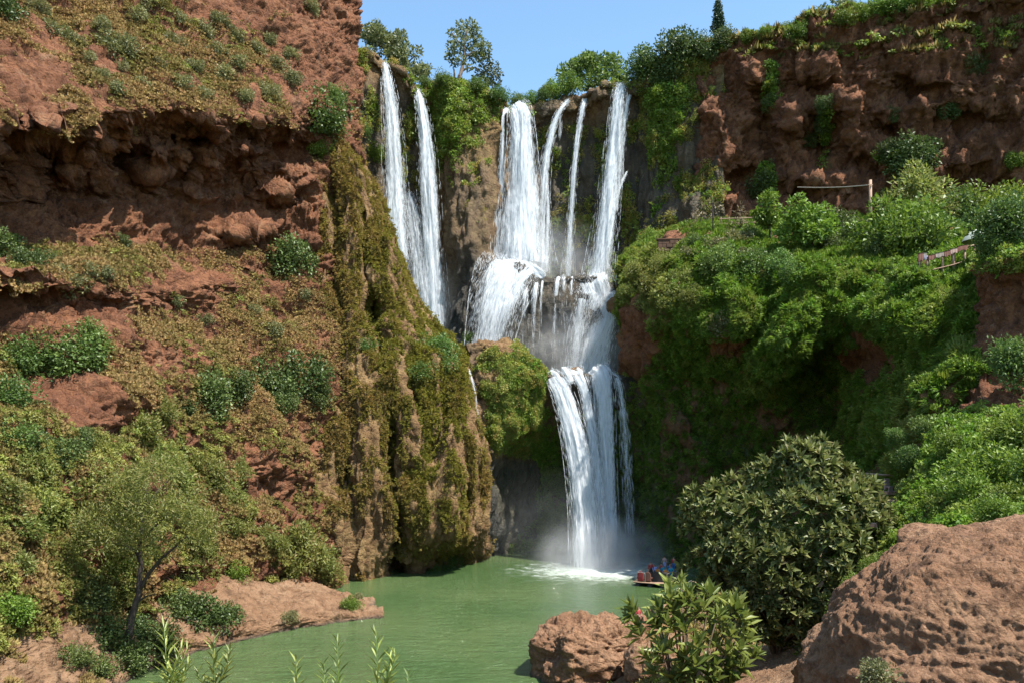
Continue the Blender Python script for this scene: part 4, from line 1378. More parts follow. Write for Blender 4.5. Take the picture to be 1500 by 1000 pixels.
waterfall('thin white fall nearest the mossy cliff, dropping from a notch in the lip',
          [dict(path=[(564, 93, 127.6, 3), (568, 120, 126, 7), (573, 160, 125.2, 10), (577, 230, 124.5, 12.5), (580, 310, 124, 15), (583, 400, 123.5, 17)], dens=0.55)], 2200)
waterfall('tall white fall from the vine covered lip, just right of the thin left fall',
          [dict(path=[(611, 132, 128.5, 3), (616, 150, 126.5, 6), (622, 190, 125.6, 9), (627, 260, 125, 12), (632, 350, 124.5, 13), (636, 430, 124, 15), (640, 510, 123.5, 18)], dens=0.6),
           dict(path=[(597, 286, 128, 4), (602, 300, 126.5, 12), (609, 350, 125.5, 17), (618, 430, 124.5, 22), (626, 510, 124, 25)], dens=[0.3, 0.36, 0.42])], 3600)
waterfall('widest bright white fall, dropping from the middle of the lip onto the rock step',
          [dict(path=[(759, 158, 127.5, 10), (762, 168, 125.6, 13), (764, 200, 124.8, 15), (765, 260, 124.4, 19), (764, 320, 124, 27), (762, 392, 123.4, 38)], dens=[0.8, 0.72, 0.7, 0.62]),
           dict(path=[(742, 160, 127.5, 3), (737, 172, 126, 1.5), (736, 210, 125.4, 2.5), (734, 270, 125, 5), (728, 330, 124.5, 9), (722, 390, 124, 12)], dens=[0.6, 0.5, 0.4])], 6000)
waterfall('thin curved fall just right of the widest fall, braiding in two near its foot',
          [dict(path=[(832, 148, 129.6, 3), (822, 160, 128.5, 3.5), (811, 185, 128, 4.5), (801, 230, 127.6, 6), (797, 270, 127.3, 7), (795, 330, 127, 5), (794, 400, 126.5, 6)], dens=[0.5, 0.55, 0.5, 0.4]),
           dict(path=[(800, 255, 127.4, 3), (803, 300, 127.1, 3.5), (801, 350, 126.8, 4), (800, 398, 126.5, 5)], dens=0.4)], 1300)
waterfall('slender fall on the dark wall between the curved fall and the leaning fall',
          [dict(path=[(858, 144, 130, 2.5), (853, 160, 129, 3.5), (847, 195, 128.6, 4), (841, 250, 128.2, 4.5), (837, 310, 128, 4.5), (834, 360, 127.7, 6), (832, 405, 127.4, 8)], dens=[0.55, 0.5, 0.45, 0.35]),
           dict(path=[(823, 150, 130, 2), (821, 165, 129.4, 2.5), (820, 200, 129.2, 2)], dens=0.25)], 900)
waterfall('leaning white fall at the right end of the lip, below the vine hung cliff corner',
          [dict(path=[(911, 126, 127.6, 6), (907, 140, 126, 8), (903, 175, 125.4, 9), (898, 230, 125, 11), (891, 300, 124.6, 13), (882, 370, 124.2, 16), (876, 410, 124, 18)], dens=[0.6, 0.58, 0.55, 0.5]),
           dict(path=[(922, 140, 127.2, 2), (918, 155, 126.4, 3.5), (913, 190, 126, 4.5), (908, 250, 125.6, 4), (902, 310, 125.2, 5)], dens=[0.55, 0.45, 0.3]),
           dict(path=[(918, 252, 126.5, 1.5), (908, 275, 125.6, 2.5), (899, 310, 125, 3), (893, 350, 124.6, 4)], dens=0.4)], 3000)
waterfall('broad foaming cascade sliding down the left shoulder of the rock step',
          [dict(path=[(744, 385, 117.4, 22), (743, 397, 116, 28), (738, 415, 115, 33), (729, 440, 114, 30), (722, 470, 113.4, 27), (714, 515, 112.8, 24)], dens=[0.66, 0.62, 0.55, 0.45], len=0.7, bulge=0.35),
           dict(path=[(722, 392, 118, 3), (712, 415, 117, 4), (702, 440, 116.4, 5), (693, 480, 115.8, 8)], dens=0.4),
           dict(path=[(765, 387, 117.5, 6), (782, 398, 116.6, 9), (796, 408, 116, 7)], dens=0.8, len=0.4),
           dict(path=[(776, 396, 116.4, 8), (765, 408, 115.2, 9), (757, 425, 114.4, 8), (749, 445, 113.8, 5)], dens=[0.7, 0.5, 0.3], len=0.5)], 5200)
waterfall('stepped white cascade over the right end of the rock step, beside the red earth slope',
          [dict(path=[(868, 407, 116, 18), (870, 416, 114.2, 22), (874, 432, 113.6, 24), (868, 455, 113.2, 17), (860, 490, 112.9, 12), (856, 545, 112.6, 12)], dens=[0.68, 0.58, 0.5, 0.4, 0.2, 0.05], len=0.5, bulge=0.35),
           dict(path=[(886, 434, 114.4, 16), (889, 448, 113.4, 17), (884, 475, 112.6, 16), (876, 505, 112, 18), (868, 548, 111.6, 22)], dens=[0.75, 0.72, 0.72, 0.65], len=0.6, bulge=0.5),
           dict(path=[(853, 440, 113.4, 8), (849, 465, 113, 9), (846, 500, 112.8, 11), (843, 545, 112.6, 13)], dens=[0.5, 0.35, 0.2])], 4200)
waterfall('fine veil of dripping water over the dark face of the rock step',
          [dict(path=[(818, 407, 115.6, 3), (816, 418, 114, 4), (813, 450, 113.4, 5), (811, 520, 113.2, 9)], dens=[0.6, 0.42, 0.25, 0.1]),
           dict(path=[(786, 416, 115, 3), (784, 428, 114, 5), (782, 455, 113.6, 6), (781, 530, 113.4, 8)], dens=[0.6, 0.45, 0.25, 0.1]),
           dict(path=[(795, 412, 115.2, 2), (793, 428, 114.1, 2.5), (792, 460, 113.6, 3), (791, 500, 113.5, 5)], dens=[0.5, 0.35, 0.2, 0.05]),
           dict(path=[(838, 406, 115.4, 2), (837, 420, 114, 3), (835, 470, 113.4, 5), (834, 530, 113.2, 8)], dens=[0.5, 0.35, 0.2, 0.05]),
           dict(path=[(772, 424, 115, 4), (769, 436, 114, 7), (767, 470, 113.6, 9), (766, 535, 113.4, 11)], dens=[0.4, 0.3, 0.15, 0.05]),
           dict(path=[(826, 407, 115.5, 7), (825, 422, 114, 8), (823, 470, 113.4, 10), (822, 540, 113.2, 13)], dens=[0.35, 0.22, 0.1, 0.05])], 260)
waterfall('large lower fall plunging in several white strands from the second lip into the green pool',
          [dict(path=[(806, 546, 104, 5), (814, 556, 102.4, 9), (825, 580, 101.2, 12), (839, 630, 100, 14), (850, 690, 99, 16), (858, 760, 98, 18), (862, 836, 96.5, 21)], dens=[0.85, 0.82, 0.78, 0.75, 0.75]),
           dict(path=[(845, 545, 103.8, 9), (849, 554, 102, 7), (858, 580, 101, 6), (868, 640, 100, 7), (874, 710, 99, 10), (878, 836, 97.2, 16)], dens=[0.85, 0.7, 0.62, 0.6]),
           dict(path=[(878, 545, 103.8, 15), (882, 554, 102, 14), (886, 590, 101, 11), (889, 660, 100.2, 10), (892, 740, 99.4, 10), (895, 834, 97.8, 13)], dens=[0.85, 0.75, 0.72, 0.7, 0.65]),
           dict(path=[(899, 548, 103.8, 4), (905, 556, 102.2, 4), (911, 590, 101.5, 5), (916, 650, 101, 6), (919, 710, 100.5, 6), (922, 780, 100, 5)], dens=[0.5, 0.35, 0.35, 0.2, -0.1]),
           dict(path=[(828, 546, 104, 14), (832, 552, 102.6, 12), (836, 562, 101.8, 7)], dens=0.55, len=0.4),
           dict(path=[(866, 546, 103.9, 5), (869, 560, 102.2, 3), (873, 620, 101.2, 2), (876, 680, 100.6, 3)], dens=[0.6, 0.3, 0.25])], 8500)
waterfall('thin trickle sliding down the brown tufa pipe beside the vine dome',
          [dict(path=[(679, 523, 104.5, 1.2), (688, 545, 100, 2.4), (697, 580, 98.4, 2), (702, 640, 97.4, 1.6)], dens=[0.4, 0.35, 0.2])], 40)

# spray at the feet of the falls
for i, (nm, px, py, D, rx, ry, rz, dn) in enumerate((
        ('mist', 884, 826, 95.5, 9.5, 6.0, 7.0, 0.62),
        ('mist', 850, 790, 99, 15, 9, 11, 0.035),
        ('mist', 850, 520, 111, 11, 5.5, 8, 0.17),
        ('mist', 800, 385, 124, 12, 6, 9, 0.13),
        ('mist', 640, 470, 124, 8, 5, 12, 0.08))):
    ve, fa = [], []
    q = MB()
    for a in range(9):
        for b_ in range(16):
            th, ph = math.pi * a / 8, 2 * math.pi * b_ / 16
            q.v.append((math.sin(th) * math.cos(ph), math.sin(th) * math.sin(ph), math.cos(th)))
    for a in range(8):
        for b_ in range(16):
            q.f.append((a * 16 + b_, (a + 1) * 16 + b_, (a + 1) * 16 + (b_ + 1) % 16, a * 16 + (b_ + 1) % 16))
    o = q.build('mist', mist_mat('spray_mist', dn), None, True)
    o.location = V3(px, py, D)
    o.scale = (rx, ry, rz)
    o['kind'] = 'stuff'

#@@PART3
# ------------------------------------------------------------------ boulders
def boulder(name, label, c, size, seed, mat, amp=0.14, res=(90, 150), fine=1.0, shape=None, flat=0.0):
    n, m = res
    th = np.linspace(0.001, math.pi - 0.001, n)[:, None]
    ph = np.linspace(0, 2 * math.pi, m)[None, :]
    d = np.stack([np.sin(th) * np.cos(ph), np.sin(th) * np.sin(ph), np.cos(th) + 0 * ph], -1)
    S = np.array(size)
    e = 0.78
    q = np.sign(d) * np.abs(d) ** e
    W = q * S
    if shape is not None:
        W = shape(W, S)
    r = np.mean(S)
    N = d
    o_ = seed * 7.7
    off = amp * r * (fbm(W / (r * 0.75) + o_, 3)) + 0.03 * r * billow(W / (r * 0.5) + o_, 3)
    off += 0.22 * fine * crag(W / np.array([2.6, 2.6, 1.5]) + o_, 7, 0.58) - 0.10 * fine * sstep(0.36, 0.08, worley(W / np.array([0.75, 0.75, 0.5]) + o_)) - 0.05 * fine * sstep(0.4, 0.1, worley(W / 0.24 + o_)) + 0.045 * fine * fbm(W / 0.16, 3)
    W = W + N * off[..., None]
    W[:, -1] = W[:, 0]
    idx = np.arange(n * m).reshape(n, m)
    fa = np.stack([idx[:-1, :-1], idx[1:, :-1], idx[1:, 1:], idx[:-1, 1:]], -1).reshape(-1, 4)
    nn = fbm(W + 3, 3)
    z = np.zeros(n * m)
    me = mesh_np(name, W.reshape(-1, 3), fa, mat, True, dict(veg=np.clip(nn * 0.35, 0, 0.3).ravel(), dry=z + 0.7, wet=(sstep(0.35, 0.0, W[..., 2] + c[2]) * 0.8).ravel(), moss=z))
    o = link(bpy.data.objects.new(name, me))
    o.location = c
    return tag(o, label, 'boulder')


def big_shape(W, S):
    z = (W[..., 2] / S[2] + 1) / 2
    W = W.copy()
    W[..., 0] += -S[0] * 0.34 * (1 - z) + S[0] * 0.22 * z
    W[..., 2] += S[2] * 0.10 * np.clip(W[..., 0] / S[0], -1, 1)
    return W


boulder('boulder', 'huge pitted reddish boulder filling the near corner beside the dark leafy bush', V3(1455, 1010, 22.5), (4.9, 4.2, 4.75), 1, M['boulder'], 0.05, (330, 620), 1.0, big_shape)
boulder('boulder', 'low reddish boulder standing in the pool behind the big-leaved shrub', V3(864, 966, 51.5), (3.75, 3.0, 3.0), 2, M['boulder'], 0.24, (150, 260), 1.7)
boulder('boulder', 'shaded brown rock peeping out just behind the huge pitted boulder', V3(1366, 796, 32), (1.3, 1.1, 0.75), 3, M['boulder'], 0.12, (60, 100), 0.6)
boulder('boulder', 'brown rock half hidden behind the big-leaved shrub at the water edge', V3(960, 975, 47), (1.9, 1.6, 1.3), 4, M['boulder'], 0.15, (70, 110), 0.8)
boulder('boulder', 'small dark wet rock on the second lip at the foot of the cascade', V3(843, 547, 104), (1.1, 0.8, 0.9), 5, M['tufa'], 0.12, (40, 60), 0.4)
boulder('boulder', 'mossy rock beside the second lip, against the red earth slope', V3(948, 545, 103.5), (2.0, 1.6, 1.6), 6, M['tufa'], 0.15, (50, 80), 0.5)
boulder('boulder', 'brown rock jutting out beside the stepped cascade', V3(905, 448, 112), (1.5, 1.2, 1.3), 7, M['tufa'], 0.15, (50, 80), 0.5)

# ------------------------------------------------------------------ shrubs
BUSH = {}


def bush_protos(kind, mat, n, leaf, width, lobes, count=3, squash=0.85):
    BUSH[kind] = [bush_mesh('foliage', M[mat], 100 + 13 * i + len(BUSH) * 101, n, lobes, leaf, width, squash) for i in range(count)]


bush_protos('sage', 'sage', 1500, 0.17, 0.07, 14)
bush_protos('deep', 'deep', 4200, 0.088, 0.06, 24)
bush_protos('mid', 'mid', 4200, 0.09, 0.058, 26)
bush_protos('fresh', 'fresh', 4000, 0.095, 0.06, 24)
bush_protos('feather', 'feather', 2600, 0.13, 0.05, 22)
bush_protos('near', 'mid', 4600, 0.10, 0.05, 34)
bush_protos('nearfresh', 'fresh', 4000, 0.13, 0.06, 30)
bush_protos('dead', 'dead', 900, 0.2, 0.05, 12)


def shrub(kind, px, py, r, label, group=None, aspect=1.0, D=None, name='shrub', push=0.35):
    if D is None:
        p, D = surf(px, py)
    R = r * D / F
    p = V3(px, py, D + R * (0.6 - push))
    o = link(bpy.data.objects.new(name, random.choice(BUSH[kind])))
    o.location = p
    o.rotation_euler = (random.uniform(-0.2, 0.2), random.uniform(-0.2, 0.2), random.uniform(0, 6.28))
    k = (1.42 if kind in ('deep', 'mid', 'fresh') else 1.25) * R
    o.scale = (k * aspect, k * aspect, k)
    return tag(o, label, 'shrub', group)


UP = 'grey-green tussock shrub on the sunlit grassy slope above the dark overhang'
for px, py, r in ((60, 18, 17), (112, 62, 14), (130, 88, 13), (200, 26, 17), (226, 12, 18), (258, 66, 18), (298, 45, 16), (322, 32, 15), (320, 78, 16), (345, 52, 14), (260, 120, 19), (285, 96, 15), (330, 112, 19), (350, 92, 13), (376, 76, 15), (410, 96, 15), (428, 116, 15), (392, 136, 17), (172, 132, 15), (235, 92, 13), (300, 140, 14), (145, 110, 12), (215, 125, 13), (362, 142, 13), (425, 80, 12), (265, 30, 14), (395, 60, 13), (150, 40, 15), (180, 100, 12)):
    shrub('sage', px + random.uniform(-3, 3), py, r, UP, 'tussock shrubs on the upper slope')
shrub('sage', 170, 70, 27, 'broad dull green shrub in the middle of the sunlit grassy slope, largest one there')
shrub('sage', 85, 50, 25, 'rounded grey shrub at the outer end of the grassy slope near bare red lumps')
shrub('deep', 8, 24, 30, 'dark green shrub at the top edge of the grassy slope above red lumps')
shrub('sage', 455, 14, 15, 'small shrub high on the bare red rib above the grassy slope')
shrub('mid', 474, 168, 36, 'dark shrub at the head of the mossy tufa cliff beside the red rib')
shrub('fresh', 470, 216, 18, 'bright green shrub just below the dark shrub heading the mossy cliff')
shrub('mid', 488, 140, 18, 'small shrub on the very top of the mossy tufa cliff')
shrub('fresh', 545, 228, 16, 'bright green tuft on the sunlit edge of the mossy cliff, beside the left falls')
shrub('mid', 533, 192, 11, 'small dark tuft on the edge of the mossy cliff above the bright tuft')
shrub('deep', 427, 380, 34, 'round blue-green bush alone under the dark overhang at the mossy cliff')
shrub('deep', 178, 355, 13, 'small dark plant hanging inside the overhang above the middle ledge')
MIDL = 'dark leafy bush on the narrow middle ledge below the overhang'
for px, py, r in ((8, 362, 26), (40, 384, 22), (66, 378, 15)):
    shrub('deep', px, py, r, MIDL, 'bushes on the middle ledge')
for px, py, r in ((108, 412, 26), (130, 396, 15), (88, 398, 14), (155, 400, 13), (445, 432, 14), (400, 484, 15), (370, 452, 13), (300, 470, 12), (256, 440, 12)):
    shrub('sage', px, py, r, 'low olive scrub on the dry middle slope below the overhang', 'scrub on the middle slope')
LOW = 'leafy green bush overhanging the red hollow low on the left cliff'
for px, py, r in ((100, 524, 44), (134, 500, 28), (62, 520, 30), (20, 530, 34), (14, 588, 38), (20, 640, 30)):
    shrub('mid', px, py, r, LOW, 'bushes round the red hollow')
DK = 'dark green bush in the long band crossing the lower slope beside the mossy cliff'
for px, py, r in ((300, 582, 34), (345, 562, 28), (394, 560, 36), (442, 550, 38), (462, 580, 22), (275, 596, 18), (415, 590, 20)):
    shrub('deep', px, py, r, DK, 'band of dark bushes on the lower slope')
shrub('feather', 200, 626, 34, 'yellow-green bush standing apart below the rounded earth spur')
shrub('feather', 236, 602, 24, 'small yellow-green bush against the rounded earth spur', )
FT = 'feathery olive-green bush in the thicket at the foot of the left cliff'
for px, py, r in ((40, 682, 32), (130, 702, 38), (62, 732, 42), (18, 772, 40), (112, 772, 42), (150, 652, 24), (240, 692, 44), (300, 702, 38), (330, 730, 28), (160, 832, 38), (62, 822, 40), (180, 740, 36), (270, 752, 34), (350, 690, 20), (20, 830, 34), (96, 830, 30), (290, 790, 28), (220, 800, 30), (10, 720, 30), (350, 770, 20)):
    shrub('feather', px, py, r, FT, 'thicket at the foot of the left cliff')
for px, py, r in ((92, 664, 30), (40, 650, 24), (120, 645, 18)):
    shrub('deep', px, py, r, 'blue-green bush along the upper edge of the thicket', 'blue-green bushes above the thicket')
for px, py, r in ((432, 802, 42), (470, 822, 28), (394, 792, 26), (420, 835, 22)):
    shrub('feather', px, py, r, 'grassy green bush overhanging the water behind the rock ledge', 'bushes behind the rock ledge')
shrub('fresh', 345, 838, 17, 'small leafy plant where the rock ledge meets the cliff')
shrub('fresh', 8, 896, 32, 'bright green bush at the near end of the left bank')
BK = 'dark green bush at the water edge under the feathery bank tree'
for px, py, r in ((122, 884, 34), (152, 938, 34), (104, 962, 24), (190, 962, 28), (238, 944, 28), (300, 912, 36), (332, 906, 22), (262, 896, 28), (140, 975, 22), (205, 925, 26)):
    shrub('deep', px, py, r, BK, 'bushes under the bank tree')
shrub('fresh', 514, 886, 13, 'small green clump on the tip of the rock ledge')
shrub('sage', 424, 904, 12, 'pale weed growing in the middle of the rock ledge')
shrub('sage', 525, 874, 8, 'tiny shrub on the far side of the ledge tip')
for px, py, r in ((650, 830, 18), (668, 822, 13), (634, 834, 10)):
    shrub('mid', px, py, r, 'low yellow-green plant at the waterline under the mossy cliff', 'plants at the foot of the mossy cliff')
shrub('mid', 540, 506, 12, 'dark plant inside the small cave in the mossy cliff')
shrub('mid', 690, 497, 12, 'small round shrub on the crest between mossy cliff and vine dome')
for px, py, r in ((640, 510, 24), (655, 535, 20), (620, 545, 18)):
    shrub('mid', px, py, r, 'leafy green creeper on the hump of the mossy cliff', 'creepers on the hump')
# plateau edge and the right cliff
shrub('mid', 940, 98, 24, 'rounded bush on the lip beside the leaning right fall')
for px, py, r in ((988, 84, 32), (1015, 68, 22), (972, 108, 20), (1042, 70, 20), (1062, 60, 18)):
    shrub('deep', px, py, r, 'vine clad bush capping the corner of the red cliff', 'bushes capping the cliff corner')
for px, py, r in ((1095, 54, 10), (1120, 50, 10), (1150, 44, 11), (1180, 38, 18), (1168, 46, 14), (1260, 22, 14), (1285, 14, 20), (1318, 8, 20), (1350, 3, 18), (1380, 2, 14), (1240, 26, 14)):
    shrub('fresh', px, py, r, 'bright green bush along the top edge of the red cliff', 'bushes along the red cliff top')
for px, py, r in ((1340, 232, 34), (1300, 222, 15), (1390, 160, 14), (1420, 95, 14), (1208, 150, 12), (1208, 180, 13), (1130, 128, 12), (1128, 150, 12), (1305, 168, 10), (1185, 205, 14), (1440, 100, 11)):
    shrub('deep', px, py, r, 'dark plant clinging to the shaded red cliff', 'plants clinging to the red cliff')
shrub('deep', 1122, 268, 20, 'dark creeper at the foot of the red cliff behind the bright terrace trees')
for px, py, r in ((648, 118, 14), (622, 122, 10), (700, 126, 14), (732, 140, 14), (756, 148, 12), (776, 146, 11), (795, 140, 10)):
    shrub('mid', px, py, r, 'green bush lining the plateau lip between the falls', 'bushes lining the plateau lip')
for px, py, r in ((815, 132, 15), (836, 124, 16), (800, 136, 10)):
    shrub('fresh', px, py, r, 'low bush on the plateau lip above the curved fall', 'low bushes above the curved fall')
# terrace
TR = 'leafy green bush on the terrace under the red cliff'
for px, py, r, k in ((1232, 334, 24, 'deep'), (1256, 350, 28, 'deep'), (1275, 335, 20, 'sage'), (1292, 372, 22, 'deep'), (1222, 362, 14, 'deep'), (1400, 312, 34, 'mid'), (1438, 306, 36, 'fresh'), (1478, 300, 32, 'fresh'), (1385, 345, 28, 'mid'), (1420, 340, 24, 'mid'), (1370, 318, 30, 'feather'), (1300, 306, 26, 'feather'), (1100, 345, 14, 'mid')):
    shrub(k, px, py, r, TR, 'bushes on the terrace', D=(88 if py > 340 else 93) if px > 1350 else None)
shrub('fresh', 1490, 236, 15, 'bright bush showing against the red cliff at the far edge')
shrub('feather', 1345, 285, 46, 'broad pale green bush on the terrace below the pole', D=98)
shrub('fresh', 1310, 345, 52, 'large bright yellow-green bush in the middle of the terrace', D=84)
shrub('nearfresh', 1345, 350, 46, 'large dark green bush at the terrace edge beside the draped railing', D=80)
for px, py, r in ((1022, 356, 15), (1048, 362, 18), (1078, 352, 22), (1010, 372, 15), (1095, 372, 14)):
    shrub('sage' if px != 1022 else 'deep', px, py, r, 'dusty green shrub behind the corner wall of the terrace', 'shrubs at the terrace corner')
for px, py, r in ((1060, 386, 28), (1098, 392, 26), (1140, 388, 22), (1085, 410, 24), (1130, 412, 22), (1165, 402, 20), (1040, 400, 20)):
    shrub('mid', px, py, r, 'dense green bush spilling over the terrace edge', 'bushes spilling over the terrace edge')
shrub('fresh', 952, 348, 14, 'bright green bush at the outer corner of the terrace wall')
for px, py, r in ((935, 400, 20), (960, 420, 26), (985, 440, 24), (920, 430, 18), (1000, 410, 22), (970, 385, 18), (950, 450, 20), (1015, 435, 18)):
    shrub('feather', px, py, r, 'straw-green bush on the sunny corner slope beside the falls', 'bushes on the sunny corner slope')
shrub('sage', 1060, 478, 25, 'grey-brown bush standing out on the shaded vine slope')
# right edge
shrub('near', 1470, 335, 48, 'dense bush crowning the red earth pillar by the railing', D=52)
shrub('near', 1448, 362, 26, 'small bush over the brow of the red earth pillar', D=52)
shrub('near', 1492, 530, 42, 'leafy bush hanging against the red earth pillar at its lower half', D=46)
for px, py, r, d in ((1448, 690, 48, 37), (1490, 640, 42, 38), (1420, 720, 34, 36), (1395, 650, 24, 42), (1490, 735, 36, 33), (1460, 750, 26, 31), (1525, 690, 40, 34), (1540, 610, 40, 38)):
    shrub('nearfresh', px, py, r, 'yellow-green leafy bush on the bank behind the huge boulder', 'bushes behind the huge boulder', D=d)
for px, py, r, d in ((1335, 670, 22, 49), (1362, 625, 22, 50), (1385, 580, 20, 52), (1405, 540, 16, 54), (1340, 720, 22, 45), (1350, 760, 18, 40), (1370, 720, 22, 42), (1310, 640, 16, 52)):
    shrub('near', px, py, r, 'wispy green bush on the sunlit spur above the stone steps', 'bushes on the sunlit spur', D=d)
for px, py, r, d in ((1255, 860, 20, 27), (1235, 900, 20, 26), (1215, 935, 20, 25), (1275, 830, 16, 29), (1200, 965, 16, 24), (1300, 815, 12, 30)):
    shrub('nearfresh', px, py, r, 'fresh green weeds crowding the side of the huge boulder', 'weeds beside the huge boulder', D=d)
shrub('sage', 1285, 985, 26, 'dry yellowish weed at the foot of the huge boulder', D=18.2)


# ------------------------------------------------------------------ trees
def limb_pts(pl, D, wob=0.0):
    return [V3(x, y, D + random.uniform(-wob, wob)) for x, y in pl]


def tree(name, label, D, base, limbs, clusters, mat, leaf, width, per, bark='trunk', cat='tree', group=None, depth=0.8, root_z=None, spread=1.0):
    """limbs: list of (polyline in photo pixels, r0 px, r1 px), the first is the trunk; clusters: (px, py, r px)."""
    p0 = V3(base[0], base[1], D)
    root = empty(name, p0, label, cat, group)
    s = D / F
    off = -Vector(p0)
    for i, (pl, r0, r1) in enumerate(limbs):
        pts = limb_pts(pl, D, 0)
        k = len(pts)
        side = random.uniform(-1, 1) * depth * 0.6
        full = math.hypot(pl[-1][0] - pl[0][0], pl[-1][1] - pl[0][1]) * s
        dense_, rad = [], []
        for q in range(k - 1):
            for j in range(4):
                t = (q + j / 4) / (k - 1)
                v = pts[q].lerp(pts[q + 1], j / 4)
                if i:
                    v.y += side * full * t
                dense_.append(v + off + Vector((random.uniform(-1, 1), 0, random.uniform(-1, 1))) * r0 * s * 0.15)
                rad.append((r0 + (r1 - r0) * t) * s)
        v = pts[-1].copy()
        if i:
            v.y += side * full
        dense_.append(v + off)
        rad.append(r1 * s)
        if i == 0 and root_z is not None:
            dense_.insert(0, Vector((dense_[0].x, dense_[0].y, root_z - p0.z)))
            rad.insert(0, r0 * s * 1.3)
        MB().tube(dense_, rad, 8).build('trunk' if i == 0 else 'limb', M[bark], root, True)
    cx = np.mean([c[0] for c in clusters])
    cw = (max(c[0] for c in clusters) - min(c[0] for c in clusters)) / 2 + 1
    bs, ds, ns = [], [], []
    for x, y, r in clusters:
        n = int(per * (r / 12.0) ** 2)
        room = math.sqrt(max(0.05, 1 - ((x - cx) / (cw * 1.15)) ** 2)) * cw * depth
        c = np.array(V3(x, y, D + random.uniform(-1, 1) * room * s)) - np.array(p0)
        d = unit(n)
        rr = r * s * spread * (0.35 + 0.7 * rng.random(n) ** 0.7)
        bs.append(c + d * rr[:, None] * np.array([1, 1, 0.8]))
        ds.append(d * 0.7 + unit(n) * 0.7 + np.array([0, 0, 0.1]))
        ns.append(d * 0.5 + unit(n) * 0.6 + np.array([0, 0, 0.5]))
    b_ = np.concatenate(bs)
    n = len(b_)
    me = leaf_mesh('crown', b_, np.concatenate(ds), np.concatenate(ns), leaf * s * (0.6 + 0.8 * rng.random(n)), width * s * (0.7 + 0.6 * rng.random(n)), M[mat])
    link(bpy.data.objects.new('crown', me), root)
    return root


def scatter_clusters(outline, n, r0, r1, seed=0):
    """Cluster centres inside a photo-space polygon."""
    g = random.Random(seed)
    xs, ys = [p[0] for p in outline], [p[1] for p in outline]
    out = []
    while len(out) < n:
        x, y = g.uniform(min(xs), max(xs)), g.uniform(min(ys), max(ys))
        ins = False
        for (x1, y1), (x2, y2) in zip(outline, outline[1:] + outline[:1]):
            if (y1 > y) != (y2 > y) and x < (x2 - x1) * (y - y1) / (y2 - y1) + x1:
                ins = not ins
        if ins:
            out.append((x, y, g.uniform(r0, r1)))
    return out


tree('tree', 'tall slender tree with bare forked trunk against the sky above the falls', 132, (669, 134),
     [([(669, 140), (671, 120), (676, 104), (681, 85), (680, 60), (686, 40)], 3.6, 0.9), ([(669, 126), (666, 114), (665, 103)], 1.9, 1.0), ([(676, 105), (684, 98), (696, 96), (706, 101)], 1.8, 0.6),
      ([(680, 84), (690, 76), (702, 68)], 1.4, 0.5), ([(680, 70), (670, 60), (662, 50)], 1.1, 0.4), ([(678, 92), (668, 84), (660, 80)], 1.0, 0.4)],
     [(690, 37, 9), (674, 36, 6), (697, 46, 8), (683, 48, 9), (664, 49, 8), (672, 60, 8), (690, 62, 9), (703, 60, 8), (711, 70, 9), (700, 74, 10), (686, 78, 9), (670, 72, 8), (660, 66, 6), (658, 84, 7), (666, 92, 7), (676, 88, 7), (712, 80, 7), (694, 86, 6), (704, 84, 7), (687, 100, 5), (660, 76, 6)],
     'tall', 4.2, 2.6, 260, 'pale_bark')
tree('tree', 'small rounded tree leaning out beside the tall forked tree on the lip', 133, (714, 138), [([(712, 142), (712, 126), (710, 112)], 2.0, 0.8)],
     [(712, 92, 9), (722, 98, 9), (728, 108, 8), (706, 104, 9), (716, 110, 10), (700, 116, 9), (728, 120, 7), (710, 122, 10), (696, 126, 8), (720, 128, 8)], 'olive', 4.4, 2.6, 170)
tree('tree', 'spreading dark tree crowning the plateau above the two left falls', 134, (590, 118), [([(592, 124), (590, 104), (582, 84), (572, 64)], 3.0, 1.0), ([(590, 104), (600, 92), (610, 86)], 1.8, 0.6), ([(585, 90), (566, 76), (548, 66)], 1.8, 0.6)],
     scatter_clusters([(530, 34), (556, 30), (575, 36), (596, 50), (600, 66), (620, 78), (626, 100), (618, 112), (598, 104), (580, 92), (556, 80), (534, 70)], 40, 8, 13, 3), 'tall', 4.6, 3.0, 170)
tree('tree', 'bushy rounded tree on the lip just behind the leaning right fall', 136, (868, 128), [([(868, 136), (867, 120), (866, 106)], 2.4, 1.0)],
     scatter_clusters([(820, 110), (834, 98), (850, 88), (868, 82), (890, 80), (908, 86), (914, 100), (912, 116), (890, 122), (860, 124), (832, 122)], 34, 8, 13, 4), 'mid', 5.0, 3.2, 160)
tree('tree', 'ragged olive tree rising above the bushes on the red cliff top', 121, (1217, 36), [([(1217, 44), (1217, 28), (1219, 12)], 2.2, 0.8)],
     scatter_clusters([(1192, 20), (1206, 6), (1214, -6), (1226, -4), (1246, 8), (1244, 24), (1226, 34), (1200, 32)], 22, 7, 11, 5), 'olive', 4.8, 2.8, 170)
tree('tree', 'dark narrow cypress standing alone on the plateau skyline', 150, (1052, 56), [([(1052, 60), (1052, 30), (1052, 6)], 1.5, 0.5)],
     [(1052 + random.uniform(-1, 1) * (0.5 + 0.19 * (y + 2)) * 0.55, y, 3.0 + 0.11 * (y + 2)) for y in np.linspace(0, 44, 26)], 'cypress', 3.0, 1.8, 420, depth=0.9)
